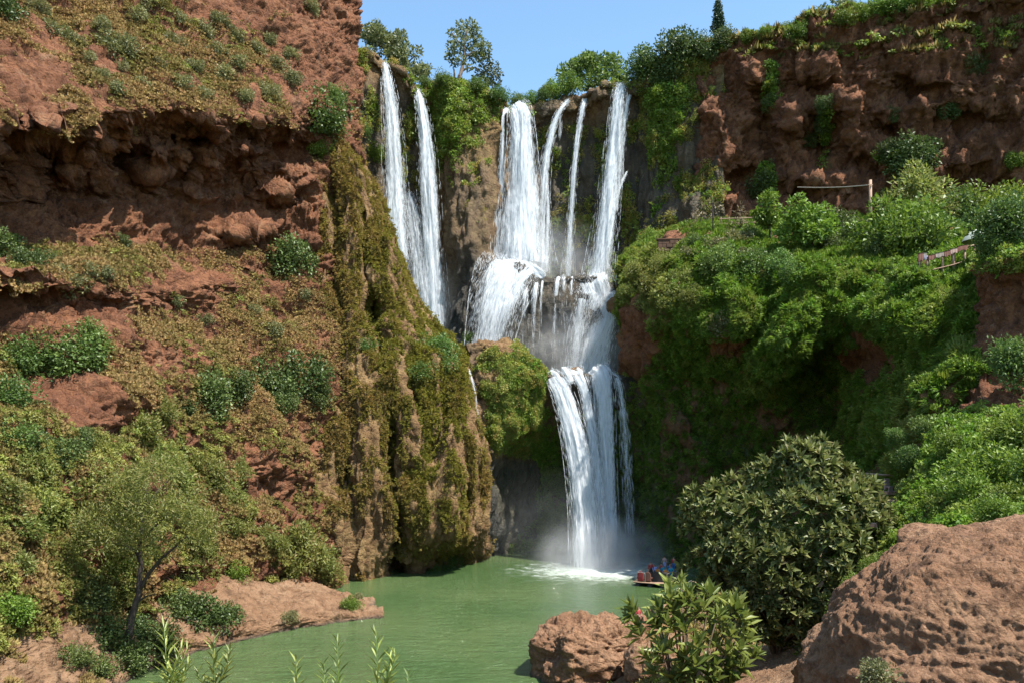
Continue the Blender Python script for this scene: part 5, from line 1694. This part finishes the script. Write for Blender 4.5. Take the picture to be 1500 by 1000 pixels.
tree('tree', 'bright yellow-green tree with a thin dark trunk in the middle of the terrace', 91, (1193, 386), [([(1195, 388), (1192, 366), (1188, 346), (1180, 325)], 2.2, 0.9), ([(1190, 352), (1200, 338), (1206, 322)], 1.3, 0.5), ([(1188, 344), (1172, 334), (1160, 326)], 1.2, 0.5)],
     scatter_clusters([(1142, 330), (1148, 310), (1164, 296), (1180, 290), (1198, 298), (1214, 312), (1222, 330), (1208, 346), (1190, 350), (1170, 352), (1148, 350)], 34, 9, 14, 6), 'fresh', 5.4, 3.4, 140)
tree('tree', 'smaller bright green tree just outside the thin-trunked terrace tree', 96, (1127, 345), [([(1128, 350), (1127, 330), (1126, 312)], 1.8, 0.7)],
     scatter_clusters([(1108, 306), (1118, 290), (1130, 286), (1146, 296), (1150, 316), (1144, 334), (1122, 336), (1110, 324)], 18, 8, 12, 7), 'fresh', 5.2, 3.2, 140)
tree('tree', 'half dead straw-coloured tree with bare pole-like trunk at the terrace corner', 102, (1045, 334), [([(1045, 338), (1044, 310), (1042, 286)], 1.4, 0.5), ([(1044, 312), (1036, 304), (1030, 300)], 0.7, 0.3), ([(1044, 308), (1050, 300), (1053, 296)], 0.7, 0.3)],
     [(1034, 300, 6), (1028, 308, 6), (1050, 302, 6), (1054, 310, 5), (1044, 296, 6), (1024, 316, 6), (1038, 316, 7), (1018, 320, 5), (1014, 324, 6)], 'dead', 5.2, 1.6, 90)
tree('tree', 'pale spiky young tree beside the half dead terrace tree', 103, (1085, 338), [([(1085, 340), (1085, 320), (1085, 302)], 0.9, 0.4)],
     [(1085, 302, 5), (1082, 310, 5), (1088, 314, 6), (1084, 322, 7), (1078, 328, 7), (1090, 328, 6), (1070, 332, 6)], 'dead', 5.6, 1.3, 100)
bz = surf(192, 925)[0].z
tree('tree', 'feathery tree with a leaning dark trunk on the left bank', 50.5, (190, 928),
     [([(188, 932), (194, 900), (204, 866), (206, 830), (205, 795), (210, 750), (214, 712)], 6.0, 1.2), ([(205, 862), (222, 836), (242, 815), (266, 796), (284, 782)], 3.2, 0.8), ([(205, 822), (196, 808), (178, 800), (150, 796), (126, 792)], 2.6, 0.7),
      ([(206, 795), (228, 772), (256, 750), (276, 735)], 2.0, 0.6), ([(208, 765), (196, 740), (188, 716)], 1.6, 0.5), ([(210, 745), (226, 718), (240, 698)], 1.6, 0.5), ([(202, 880), (216, 872), (230, 868)], 1.8, 0.5)],
     scatter_clusters([(118, 792), (128, 752), (150, 716), (180, 684), (214, 668), (250, 680), (290, 706), (318, 744), (326, 790), (312, 828), (282, 846), (258, 836), (232, 816), (200, 802), (160, 812), (130, 812)], 74, 9, 25, 9),
     'feather', 6.5, 1.7, 78, depth=0.9, spread=1.15)


# ------------------------------------------------------------------ near leafy plants
def rosette_plant(name, label, D, spots, mat, nleaf, leaf, width, base, stemr, cat='bush', upright=0.35, stems=True, sprob=0.5, depth=0.7, inner=1.0):
    """Whorls of long leaves at (px, py, size) on bowed stems that start at base (px, py)."""
    p0 = V3(base[0], base[1], D)
    root = empty(name, p0, label, cat)
    s = D / F
    cx = np.mean([q[0] for q in spots])
    cyy = np.mean([q[1] for q in spots])
    cw = (max(q[0] for q in spots) - min(q[0] for q in spots)) / 2 + 1
    chh = (max(q[1] for q in spots) - min(q[1] for q in spots)) / 2 + 1
    bs, ds, ns, ls, st = [], [], [], [], MB()
    for spot in spots:
        x, y, k = spot[:3]
        rr = 1 - ((x - cx) / (cw * 1.1)) ** 2 - ((y - cyy) / (chh * 1.1)) ** 2
        room = math.sqrt(max(0.03, rr)) * cw * depth * s
        c = V3(x, y, D) - p0
        front = -1 if random.random() < 0.72 else 1
        c.y += front * room * random.uniform(0.55, 1.0)
        out = Vector(((x - cx) / cw, c.y / (cw * s) * 0.8, 0.65 - (y - cyy) / chh * 0.5)).normalized()
        if len(spot) > 3:
            c.y = spot[3] * s
            out = spot[4]
        out = (out + Vector((random.uniform(-.3, .3), random.uniform(-.3, .3), upright))).normalized()
        a0 = out.orthogonal().normalized()
        b0 = out.cross(a0)
        for i in range(nleaf):
            t = 2 * math.pi * (i * 0.382 + random.random() * 0.08)
            e = 0.15 + 0.95 * (i / nleaf)
            d = (a0 * math.cos(t) + b0 * math.sin(t)) * e + out * (1.05 - 0.75 * e)
            bs.append(c - out * (0.16 * leaf * s * k * (i / nleaf)))
            ds.append(d)
            ns.append(out + Vector((random.uniform(-.2, .2), random.uniform(-.2, .2), random.uniform(-.2, .2))))
            ls.append(k * (0.75 + 0.5 * random.random()))
        if stems and random.random() < sprob:
            c = (c - out * leaf * s * 0.25) * inner
            m1 = Vector((c.x * 0.25, c.y * 0.3, c.z * 0.45))
            st.tube([(c.x * 0.02, 0, -0.6), m1, Vector((c.x * 0.65, c.y * 0.7, c.z * 0.75)), c], [stemr * s, stemr * s * 0.8, stemr * s * 0.6, stemr * s * 0.4], 5)
    n = len(bs)
    ls = np.array(ls)
    me = leaf_mesh('leaves', np.array([tuple(q) for q in bs]), np.array([tuple(q) for q in ds]), np.array([tuple(q) for q in ns]), leaf * s * ls, width * s * ls, M[mat], 0.22)
    o = link(bpy.data.objects.new('foliage', me), root)
    if stems:
        st.build('branch', M['twig'], root, True)
    return root


dome = [(990, 812), (996, 770), (1010, 735), (1040, 712), (1078, 708), (1096, 720), (1108, 690), (1140, 660), (1172, 644), (1200, 652), (1222, 676), (1262, 690), (1290, 716), (1300, 760), (1290, 800), (1268, 826), (1262, 870), (1230, 900), (1180, 930), (1120, 935), (1060, 915), (1020, 880), (996, 850)]
spots = []
lobes = [(1170, 688, 40, -10), (1130, 705, 34, 10), (1215, 700, 34, 10), (1200, 665, 22, 0), (1165, 662, 20, 10), (1045, 745, 38, 5), (1075, 722, 26, 20), (1028, 778, 28, 10), (1095, 765, 40, -30), (1155, 755, 46, -45), (1215, 745, 40, -30), (1258, 728, 34, 10), (1280, 758, 28, 15), (1252, 775, 36, -20),
         (1190, 800, 46, -62), (1120, 815, 46, -60), (1060, 805, 40, -30), (1030, 828, 26, 0), (1060, 855, 40, -35), (1125, 870, 44, -50), (1190, 865, 42, -48), (1240, 825, 38, -25), (1278, 800, 26, 10), (1235, 870, 30, -20), (1165, 910, 36, -30), (1090, 900, 34, -25), (1040, 880, 28, 0), (1210, 905, 28, -15)]
for lx, ly, lr, dz in lobes:
    for i in range(int(66 * (lr / 40.0) ** 2) + 10):
        v = Vector((random.gauss(0, 1), -abs(random.gauss(0, 1)) * 0.9 + 0.25, random.gauss(0.25, 1))).normalized()
        q = lr * random.uniform(0.8, 1.12)
        spots.append((lx + v.x * q, ly - v.z * q * 0.86, random.uniform(0.75, 1.35), dz + v.y * q, v))
rosette_plant('bush', 'large dark rounded bush of whorled leaves beside the huge boulder', 40, spots, 'laurel', 11, 12.0, 5.0, (1140, 955), 3.2, upright=0.5, depth=0.8, sprob=0.05, inner=0.62)
plant = [(918, 905), (926, 890), (952, 884), (966, 862), (984, 850), (1010, 842), (1020, 860), (1046, 850), (1056, 878), (1090, 900), (1108, 930), (1104, 960), (1086, 985), (1060, 1000), (990, 1010), (958, 1000), (940, 960), (925, 925)]
spots = scatter_clusters(plant, 90, 0.75, 1.25, 31)
rosette_plant('bush', 'bright big-leaved shrub with starry leaf whorls in front of the pool boulder', 25, spots, 'rosette', 10, 24, 7.5, (1005, 1130), 2.2, upright=0.5, depth=0.7)


def reed(label, px, tip, base_py, D, leaf, width, n, lean=0, sprout=2):
    leaf, width, n = leaf * 1.5, width * 1.45, int(n * 1.25)
    p0 = V3(px - lean, base_py, D)
    root = empty('oleander_shoot', p0, label, 'plant', 'leafy shoots in front of the pool')
    s = D / F
    H = (base_py - tip) * s
    bs, ds, ns, L = [], [], [], []
    stm = MB()
    paths = [((0, 0, 0), (lean * s * 0.5, 0.02, H * 0.55), (lean * s, 0.0, H))]
    for k in range(sprout):
        x = random.choice((-1, 1)) * random.uniform(12, 30) * s
        z0 = random.uniform(0.35, 0.7) * H
        paths.append(((lean * s * z0 / H, 0, z0), (lean * s * z0 / H + x * 0.6, random.uniform(-.1, .1), z0 + 0.12 * H), (lean * s * z0 / H + x, random.uniform(-.15, .15), z0 + random.uniform(0.18, 0.28) * H)))
    for pi, pth in enumerate(paths):
        a, b_, c = (Vector(q) for q in pth)
        stm.tube([a, b_, c], [1.5 * s if pi == 0 else 0.9 * s, 1.1 * s if pi == 0 else 0.7 * s, 0.5 * s], 5)
        m = n if pi == 0 else n // 2
        for i in range(m):
            t = (i + 0.5) / m
            q = a.lerp(b_, t * 2) if t < 0.5 else b_.lerp(c, t * 2 - 1)
            an = i * 2.4 + random.uniform(-.3, .3)
            d = Vector((math.cos(an), math.sin(an), 0.55 + 0.9 * t))
            bs.append(q)
            ds.append(d)
            ns.append(Vector((-math.cos(an) * 0.5, -math.sin(an) * 0.5, 1)))
            L.append(random.uniform(0.7, 1.1) * (1.0 if pi == 0 else 0.75) * (1.1 - 0.5 * t))
    L = np.array(L)
    me = leaf_mesh('leaves', np.array([tuple(q) for q in bs]), np.array([tuple(q) for q in ds]), np.array([tuple(q) for q in ns]), leaf * s * L, width * s * L, M['rosette'], 0.12)
    link(bpy.data.objects.new('foliage', me), root)
    stm.build('stem', M['fresh'], root, True)
    return root


SH = 'slender leafy shoot rising before the pool '
reed('tall narrow-leaved shoot in front of the left bank, tallest of the row', 240, 917, 1180, 6.0, 30, 4.6, 46, -14, 4)
reed('bushy narrow-leaved shoot just beside the tallest shoot', 313, 928, 1180, 6.2, 28, 4.6, 40, 2, 4)
reed('short shoot with its tip alone over the open green water', 434, 965, 1180, 6.3, 24, 4.0, 36, 4, 2)
reed('pale forked shoot in the middle of the row, left of the reed blades', 494, 938, 1180, 6.1, 26, 3.6, 44, -4, 4)
reed('upright grassy shoot with stiff blades over the green water', 551, 930, 1180, 5.9, 30, 4.4, 34, -6, 2)
reed('small shoot at the end of the row nearest the pool boulder', 598, 986, 1180, 6.2, 18, 3.2, 36, 2, 2)

#@@PART4
# ------------------------------------------------------------------ people
def skin_body(joints, edges, radii, name):
    me = bpy.data.meshes.new(name)
    me.from_pydata(joints, edges, [])
    ob = bpy.data.objects.new(name, me)
    col.objects.link(ob)
    md = ob.modifiers.new('skin', 'SKIN')
    md.use_smooth_shade = True
    for i, r in enumerate(radii):
        me.skin_vertices[0].data[i].radius = (r, r)
        me.skin_vertices[0].data[i].use_root = (i == 0)
    ss = ob.modifiers.new('sub', 'SUBSURF')
    ss.levels = ss.render_levels = 1
    dg = bpy.context.evaluated_depsgraph_get()
    out = bpy.data.meshes.new_from_object(ob.evaluated_get(dg))
    bpy.data.objects.remove(ob)
    out.name = name
    return out


def pose_joints(kind):
    """Joint positions (metres, facing -Y, feet near z 0 when standing; seat near z 0 when seated) with the cloth of each."""
    if kind == 'seated':
        hip, chest, neck = (0, 0, 0.10), (0, 0.03, 0.42), (0, 0.01, 0.60)
        head, crown = (0, -0.02, 0.70), (0, -0.01, 0.83)
        J = [hip, chest, neck, head, crown]
        E = [(0, 1), (1, 2), (2, 3), (3, 4)]
        R = [0.15, 0.16, 0.06, 0.10, 0.085]
        T = ['trousers', 'shirt', 'skin', 'skin', 'hair']
        for s in (-1, 1):
            b = len(J)
            J += [(s * 0.19, 0.03, 0.53), (s * 0.24, -0.02, 0.27), (s * 0.16, -0.26, 0.20), (s * 0.13, -0.34, 0.19)]
            E += [(1, b), (b, b + 1), (b + 1, b + 2), (b + 2, b + 3)]
            R += [0.075, 0.05, 0.038, 0.04]
            T += ['shirt', 'shirt', 'skin', 'skin']
            b = len(J)
            J += [(s * 0.10, -0.08, 0.09), (s * 0.13, -0.45, 0.10), (s * 0.13, -0.48, -0.32), (s * 0.13, -0.62, -0.37)]
            E += [(0, b), (b, b + 1), (b + 1, b + 2), (b + 2, b + 3)]
            R += [0.10, 0.075, 0.05, 0.04]
            T += ['trousers', 'trousers', 'trousers', 'hair']
    else:
        J = [(0, 0, 0.92), (0, 0.01, 1.28), (0, 0, 1.47), (0, -0.02, 1.58), (0, -0.01, 1.71)]
        E = [(0, 1), (1, 2), (2, 3), (3, 4)]
        R = [0.15, 0.16, 0.06, 0.10, 0.085]
        T = ['trousers', 'shirt', 'skin', 'skin', 'hair']
        for s in (-1, 1):
            b = len(J)
            J += [(s * 0.19, 0.01, 1.40), (s * 0.25, 0.02, 1.13), (s * 0.24, -0.08, 0.90), (s * 0.23, -0.11, 0.80)]
            E += [(1, b), (b, b + 1), (b + 1, b + 2), (b + 2, b + 3)]
            R += [0.075, 0.05, 0.038, 0.04]
            T += ['shirt', 'shirt', 'skin', 'skin']
            b = len(J)
            J += [(s * 0.10, 0, 0.84), (s * 0.11, -0.03, 0.47), (s * 0.12, 0.02, 0.08), (s * 0.12, -0.12, 0.04)]
            E += [(0, b), (b, b + 1), (b + 1, b + 2), (b + 2, b + 3)]
            R += [0.10, 0.07, 0.05, 0.045]
            T += ['trousers', 'trousers', 'trousers', 'hair']
    return J, E, R, T


POSE = {}
for kind in ('seated', 'standing'):
    J, E, R, T = pose_joints(kind)
    me = skin_body(J, E, R, 'person')
    slots = ['skin', 'shirt', 'trousers', 'hair']
    Ja = np.array(J)
    for p_ in me.polygons:
        c = np.array(p_.center)
        d = np.linalg.norm(Ja - c, axis=1) - np.array(R)
        k = T[int(np.argmin(d))]
        if k == 'skin' and c[2] > Ja[3][2] - 0.02 and c[1] > 0.0 and abs(c[0]) < 0.2:
            k = 'hair'
        p_.material_index = slots.index(k)
        p_.use_smooth = True
    POSE[kind] = me


def person(kind, loc, rz, shirt, trousers, label, group=None):
    me = POSE[kind].copy()
    for m in (M['skin'], M[shirt], M[trousers], M['hair']):
        me.materials.append(m)
    o = link(bpy.data.objects.new('person', me))
    o.location = loc
    o.rotation_euler = (0, 0, rz)
    o.scale = (1.12, 1.12, 1.12) if group == 'people on the raft' else (1, 1, 1)
    return tag(o, label, 'person', group)


# ------------------------------------------------------------------ rafts
def copy_tree(o, parent=None):
    c = o.copy()
    col.objects.link(c)
    c.parent = parent
    for ch in list(o.children):
        copy_tree(ch, c)
    return c


RZ = math.radians(-28)
raft_c = Vector((16.1, 85.6, 0.0))


def on_raft(c, x, y, z):
    q = Vector((x, y, z))
    q.rotate(__import__('mathutils').Euler((0, 0, RZ)))
    return c + q


raft = empty('raft', raft_c, 'flat wooden sightseeing raft full of seated people near the foot of the falls', 'raft', None, RZ)
for i in range(9):
    MB().box((-1.6 + i * 0.4, 0, 0.42), (0.385, 7.4, 0.06)).build('plank', M['wood'], raft)
for y in (-3.3, -1.1, 1.1, 3.3):
    MB().box((0, y, 0.33), (3.6, 0.14, 0.11)).build('crossbeam', M['dark'], raft)
for x in (-1.3, 0, 1.3):
    MB().tube([(x, -3.6, 0.05), (x, 3.6, 0.05)], 0.26, 10).build('float', M['dark'], raft, True)
for x in (-1.62, 1.62):
    for y in (-2.6, -0.8, 1.0, 2.8):
        MB().tube([(x, y, 0.45), (x, y, 1.35)], 0.028, 6).build('post', M['metal'], raft)
    MB().tube([(x, -2.6, 1.35), (x, 2.8, 1.35)], 0.028, 6).build('rail', M['metal'], raft)
MB().tube([(-1.5, -3.45, 0.45), (-1.5, -3.45, 1.2), (-1.3, -3.45, 1.42), (-0.6, -3.45, 1.45), (-0.5, -3.45, 1.3), (-0.5, -3.45, 0.45)], 0.03, 6).build('hoop', M['metal'], raft)
for y in (-0.4, 1.2, 2.6):
    MB().box((0, y, 0.72), (2.9, 0.45, 0.07)).box((-1.3, y, 0.56), (0.08, 0.4, 0.25)).box((1.3, y, 0.56), (0.08, 0.4, 0.25)).build('bench', M['wood'], raft)
raft2 = copy_tree(raft)
raft2.location = (18.1, 75.5, 0.0)
raft2['label'] = 'second raft half hidden behind the leafy bush, nearer than the crowded one'
raft['group'] = raft2['group'] = 'rafts on the pool'


def armchair(c, x, y, mat, label, rz=0.0):
    r = empty('armchair', on_raft(c, x, y, 0.45), label, 'armchair', 'armchairs on the rafts', RZ + rz)
    MB().box((0, 0, 0.25), (0.62, 0.58, 0.3)).build('seat', M[mat], r)
    b_ = MB()
    for i in range(7):
        t = -1 + 2 * i / 6
        b_.box((0.27 * t, 0.3 + 0.02 * (1 - t * t), 0.52 + 0.09 * (1 - t * t)), (0.095, 0.13, 0.75 + 0.18 * (1 - t * t)))
    o = b_.build('backrest', M[mat], r)
    o['kind'] = 'stuff'
    for s in (-1, 1):
        MB().box((s * 0.37, 0, 0.42), (0.1, 0.56, 0.14)).build('armrest', M['maroon'], r)
    return r


armchair(raft_c, -1.05, -3.0, 'red_cloth', 'red padded armchair at the front corner of the crowded raft', math.pi)
armchair(raft_c, -0.3, -2.9, 'maroon', 'dark red armchair beside the red one on the crowded raft', math.pi)
armchair(Vector((18.1, 75.5, 0)), -1.0, -2.9, 'maroon', 'maroon armchair on the half hidden second raft', math.pi)
bx = MB().box((0, 0, 0.5), (1.5, 0.7, 0.95)).build('crate', M['dark'])
bx.location = on_raft(raft_c, 0.75, -2.3, 0.45)
bx.rotation_euler = (0, 0, RZ)
tag(bx, 'dark brown box standing at the front of the crowded raft', 'crate')
crew = [(-1.0, -0.4, 'pink', 'dark', 'person in a pale pink top on the front bench of the raft'),
        (-0.1, -0.4, 'orange', 'dark', 'person in orange sitting in the middle of the raft'),
        (0.8, -0.4, 'orange', 'maroon', 'person in orange with dark red trousers at the raft rail'),
        (-0.9, 1.2, 'lilac', 'blue', 'person in a pale lilac top on the second raft bench'),
        (0.0, 1.2, 'teal', 'blue', 'person in teal with blue trousers on the second raft bench'),
        (0.9, 1.2, 'teal', 'teal', 'person dressed all in teal on the raft'),
        (-0.6, 2.6, 'red_cloth', 'dark', 'person in red on the rear bench of the raft'),
        (0.4, 2.6, 'blue', 'dark', 'person in blue on the rear bench of the raft')]
for x, y, a, b_, l in crew:
    person('seated', on_raft(raft_c, x, y, 0.76), RZ + random.uniform(-0.4, 0.4), a, b_, l, 'people on the raft')
person('standing', on_raft(raft_c, -0.5, -1.5, 0.45), RZ + 0.6, 'red_cloth', 'dark', 'person in red standing behind the armchairs on the raft', 'people on the raft')
person('standing', on_raft(raft_c, 0.6, 3.3, 0.45), RZ, 'red_cloth', 'blue', 'person in red with blue trousers standing at the rear of the raft', 'people on the raft')
person('standing', on_raft(raft_c, -0.5, 3.4, 0.45), RZ, 'pink', 'lilac', 'person in pale pink and lilac standing at the rear of the raft', 'people on the raft')
gp = MB().box((0, 0, 0), (4.2, 0.8, 0.08)).build('gangplank', M['stone'])
gp.location = (21.2, 83.2, 0.72)
gp.rotation_euler = (0, -0.12, 0.25)
tag(gp, 'pale gangplank leading from the crowded raft towards the bank', 'gangplank')
boulder('boulder', 'flat brown rock behind the pool boulder where two people sit', Vector((10.6, 62.6, 0.35)), (1.7, 1.2, 1.0), 9, M['boulder'], 0.08, (50, 80), 0.4)
person('seated', Vector((9.95, 61.9, 1.38)), 0.5, 'red_cloth', 'maroon', 'person in red sitting on the rocks behind the pool boulder', 'people sitting on the rocks')
person('seated', Vector((11.2, 61.9, 1.38)), -0.4, 'dark', 'pink', 'person in dark brown sitting on the rocks beside the one in red', 'people sitting on the rocks')

# ------------------------------------------------------------------ terrace furniture
pr = empty('utility_pole', V3(1275, 318, 108), 'plain wooden pole on the terrace with a single wire, before the red cliff', 'pole')
o_ = -Vector(pr.location)
MB().tube([V3(1275, 330, 108) + o_, V3(1275, 264, 108) + o_], [0.26, 0.2], 8).build('shaft', M['pole'], pr, True)
MB().box(V3(1275, 271, 107.7) + o_, (0.6, 0.12, 0.12)).build('crossarm', M['pole'], pr)
wp = []
for i in range(15):
    t = i / 14
    wp.append(V3(1275 - 107 * t, 271 + 3.5 * t + 5 * math.sin(math.pi * t) * 0.4, 107.7 + 6 * t) + o_)
MB().tube(wp, 0.075, 5).build('wire', M['wire'], pr)

rl = empty('railing', V3(1380, 402, 70), 'rough wooden railing draped with muted cloths at the terrace edge', 'railing')
o_ = -Vector(rl.location)
xs = [1347, 1359, 1381, 1397, 1413, 1428]
tops = [374, 375, 370, 366, 361, 357]
for x, y in zip(xs, tops):
    MB().tube([V3(x, y + 34, 70) + o_, V3(x, y, 70) + o_], 0.12, 7).build('post', M['pole'], rl, True)
MB().tube([V3(x, y + 2, 69.8) + o_ for x, y in zip(xs, tops)], 0.07, 6).build('rail', M['wood'], rl, True)
MB().tube([V3(x, y + 22, 69.8) + o_ for x, y in zip(xs, tops)], 0.06, 6).build('rail', M['wood'], rl, True)
for i, (x0, x1, y, h, mt) in enumerate(((1345, 1352, 372, 16, 'maroon'), (1352, 1357, 372, 12, 'white'), (1354, 1357, 375, 9, 'lilac'), (1360, 1369, 375, 10, 'maroon'), (1370, 1382, 372, 9, 'white'), (1383, 1392, 369, 11, 'maroon'), (1392, 1402, 366, 9, 'pink'), (1402, 1418, 361, 10, 'maroon'))):
    n, vv, ff = 9, [], []
    base = V3((x0 + x1) / 2, y, 69.7)
    wd, hh = (x1 - x0) * 70 / F, h * 0.75 * 70 / F
    slope = -(x1 - x0) * 0.22 * 70 / F
    for side in (-1, 1):
        for a in range(5):
            for b_ in range(n):
                t = b_ / (n - 1)
                z = -hh * (a / 4) * (1 + 0.12 * math.sin(t * 9 + i)) - slope * (t - 0.5)
                vv.append((wd * (t - 0.5), side * (0.05 + 0.03 * a / 4) + 0.04 * (a / 4) * math.sin(t * 14 + i), z + 0.1))
    for sd_ in (0, 1):
        for a in range(4):
            for b_ in range(n - 1):
                q = sd_ * 5 * n + a * n + b_
                ff.append((q, q + 1, q + n + 1, q + n))
    for b_ in range(n - 1):
        ff.append((b_, b_ + 1, 5 * n + b_ + 1, 5 * n + b_))
    cb = MB()
    cb.v, cb.f = vv, ff
    c = cb.build('cloth', M[mt], None, True)
    c.location = base
    nm = {'maroon': 'dark brown', 'white': 'grey', 'lilac': 'pale blue', 'pink': 'dusty pink'}[mt]
    pos_ = ['at the outer end post', 'just inside the outer end post', 'beside the grey one', 'between the first posts', 'over the middle post', 'past the middle post', 'beside the fourth post', 'at the end by the parasol'][i]
    tag(c, f'{nm} cloth hung over the wooden terrace railing {pos_}', 'cloth', 'cloths on the terrace railing')
ps = empty('parasol', V3(1432, 372, 68), 'pale grey-green parasol behind the draped railing, half hidden by the crowning bush', 'parasol')
MB().tube([(0, 0, -1.0), (0, 0, 2.1)], 0.04, 6).build('pole', M['metal'], ps)
q = MB()
q.v.append((0, 0, 2.15))
for ring, (r, z) in enumerate(((0.5, 1.98), (1.0, 1.55), (1.25, 1.1))):
    for k in range(12):
        q.v.append((r * math.cos(k * math.pi / 6), r * math.sin(k * math.pi / 6), z))
for k in range(12):
    q.f.append((0, 1 + k, 1 + (k + 1) % 12))
    for ring in (0, 1):
        a = 1 + ring * 12
        q.f.append((a + k, a + 12 + k, a + 12 + (k + 1) % 12, a + (k + 1) % 12))
M['canvas'] = simple('parasol_canvas', (0.30, 0.33, 0.27), 0.9, 0.1)
q.build('canopy', M['canvas'], ps, True)

fe = empty('fence', V3(1080, 330, 106), 'low wooden fence at the back of the terrace between the dead tree and bright trees', 'fence')
o_ = -Vector(fe.location)
for x in (1056, 1068, 1080, 1092, 1104):
    MB().tube([V3(x, 338, 106) + o_, V3(x, 318, 106) + o_], 0.09, 6).build('post', M['wood'], fe)
for y in (320, 327):
    MB().tube([V3(1054, y + 1, 105.8) + o_, V3(1108, y - 1, 105.8) + o_], 0.07, 6).build('rail', M['wood'], fe)
wa = empty('retaining_wall', V3(988, 365, 100.5), 'broken red stone retaining wall at the outer corner of the terrace', 'wall')
g = random.Random(5)
base = V3(964, 368, 100.3) - Vector(wa.location)
msh = None
for row in range(3):
    x = 0.0
    while x < 4.2:
        L = g.uniform(0.4, 1.0)
        b_ = MB().box((base.x + x + L / 2, g.uniform(-0.06, 0.06), base.z + 0.25 + row * 0.46), (L - 0.05, 0.6, 0.42), g.uniform(-0.05, 0.05))
        b_.build('stone', M['wall_stone'], wa)
        x += L + 0.0
MB().box((base.x + 2.2, 0.05, base.z + 1.52), (4.7, 0.8, 0.14)).build('coping', M['wall_stone'], wa)

# steps, landing and handrail on the spur
D0 = 54.0
st = empty('stairway', V3(1290, 800, D0 - 6), 'stone steps climbing the bank behind the large dark bush', 'stairway')
o_ = -Vector(st.location)
for i in range(9):
    y = 826 - i * 11.5
    MB().box(V3(1283 + i * 2.4, y, D0 - 8 + i * 0.8) + o_, (1.5, 0.75, 0.24), 0.1 * math.sin(i * 2.1)).build('step', M['stone'], st)
ld = empty('landing', V3(1308, 722, D0 + 1), 'small stone landing on a brick pillar beside the large dark bush', 'landing')
o_ = -Vector(ld.location)
MB().box(V3(1312, 721, D0 + 1) + o_, (1.75, 1.3, 0.18)).build('slab', M['stone'], ld)
MB().box(V3(1303, 728, D0 + 0.9) + o_, (1.1, 1.0, 0.12)).build('slab', M['wood'], ld)
for i in range(11):
    for k in range(2):
        MB().box(V3(1303, 734, D0 + 0.6) + o_ + Vector(((k - 0.5) * 0.27 + (i % 2) * 0.06, 0, -0.19 * i)), (0.25, 0.3, 0.165)).build('brick', M['brick'], ld)
bd = MB().box((0, 0, 0), (0.42, 0.12, 0.75), 0.3).box((0.1, -0.2, -0.2), (0.4, 0.45, 0.08), 0.3).box((0.1, -0.36, -0.38), (0.36, 0.06, 0.34), 0.3).build('chair', M['pink'])
bd.location = V3(1299, 708, D0 + 0.6)
tag(bd, 'pale pink chair standing on the small stone landing', 'chair')
hr = empty('handrail', V3(1296, 722, D0 + 1.4), 'bare pole handrail above the landing beside the large dark bush', 'handrail')
o_ = -Vector(hr.location)
MB().tube([V3(1268, 693, D0 + 1.4) + o_, V3(1292, 695, D0 + 1.4) + o_, V3(1316, 696, D0 + 1.4) + o_], 0.075, 6).build('rail', M['pole'], hr, True)
for x in (1272, 1313):
    MB().tube([V3(x, 694, D0 + 1.4) + o_, V3(x + 1, 735, D0 + 1.4) + o_], 0.07, 6).build('post', M['pole'], hr, True)

# ------------------------------------------------------------------ one label for each of the alike shrubs
ORD = 'first second third fourth fifth sixth seventh eighth ninth tenth eleventh twelfth thirteenth fourteenth fifteenth sixteenth'.split()
groups = {}
for o in list(col.objects):
    if o.get('category') == 'shrub' and o.get('group'):
        groups.setdefault(o['group'], []).append(o)


def pix(o):
    l = o.location
    return 750 + l.x / l.y * F, HZ - (l.z - CH) / l.y * F


for gname, obs in groups.items():
    n = len(obs)
    nr = 1 if n <= 6 else 2 if n <= 14 else 3
    obs.sort(key=lambda o: pix(o)[1])
    names = {1: [''], 2: ['upper row of ', 'lower row of '], 3: ['upper row of ', 'middle row of ', 'lower row of ']}[nr]
    for r in range(nr):
        row = sorted(obs[r * n // nr:(r + 1) * n // nr], key=lambda o: pix(o)[0])
        for i, o in enumerate(row):
            if len(row) == 1:
                place = 'the one'
            else:
                place = 'leftmost' if i == 0 else 'rightmost' if i == len(row) - 1 else ORD[i] + ' from left'
            if nr == 1:
                place += ' of'
            head = ' '.join(o['label'].split()[:3]) if len(gname.split()) < 7 else 'shrub'
            o['label'] = f"{head}, {place}{', ' if nr > 1 else ' '}{names[r]}{gname}"
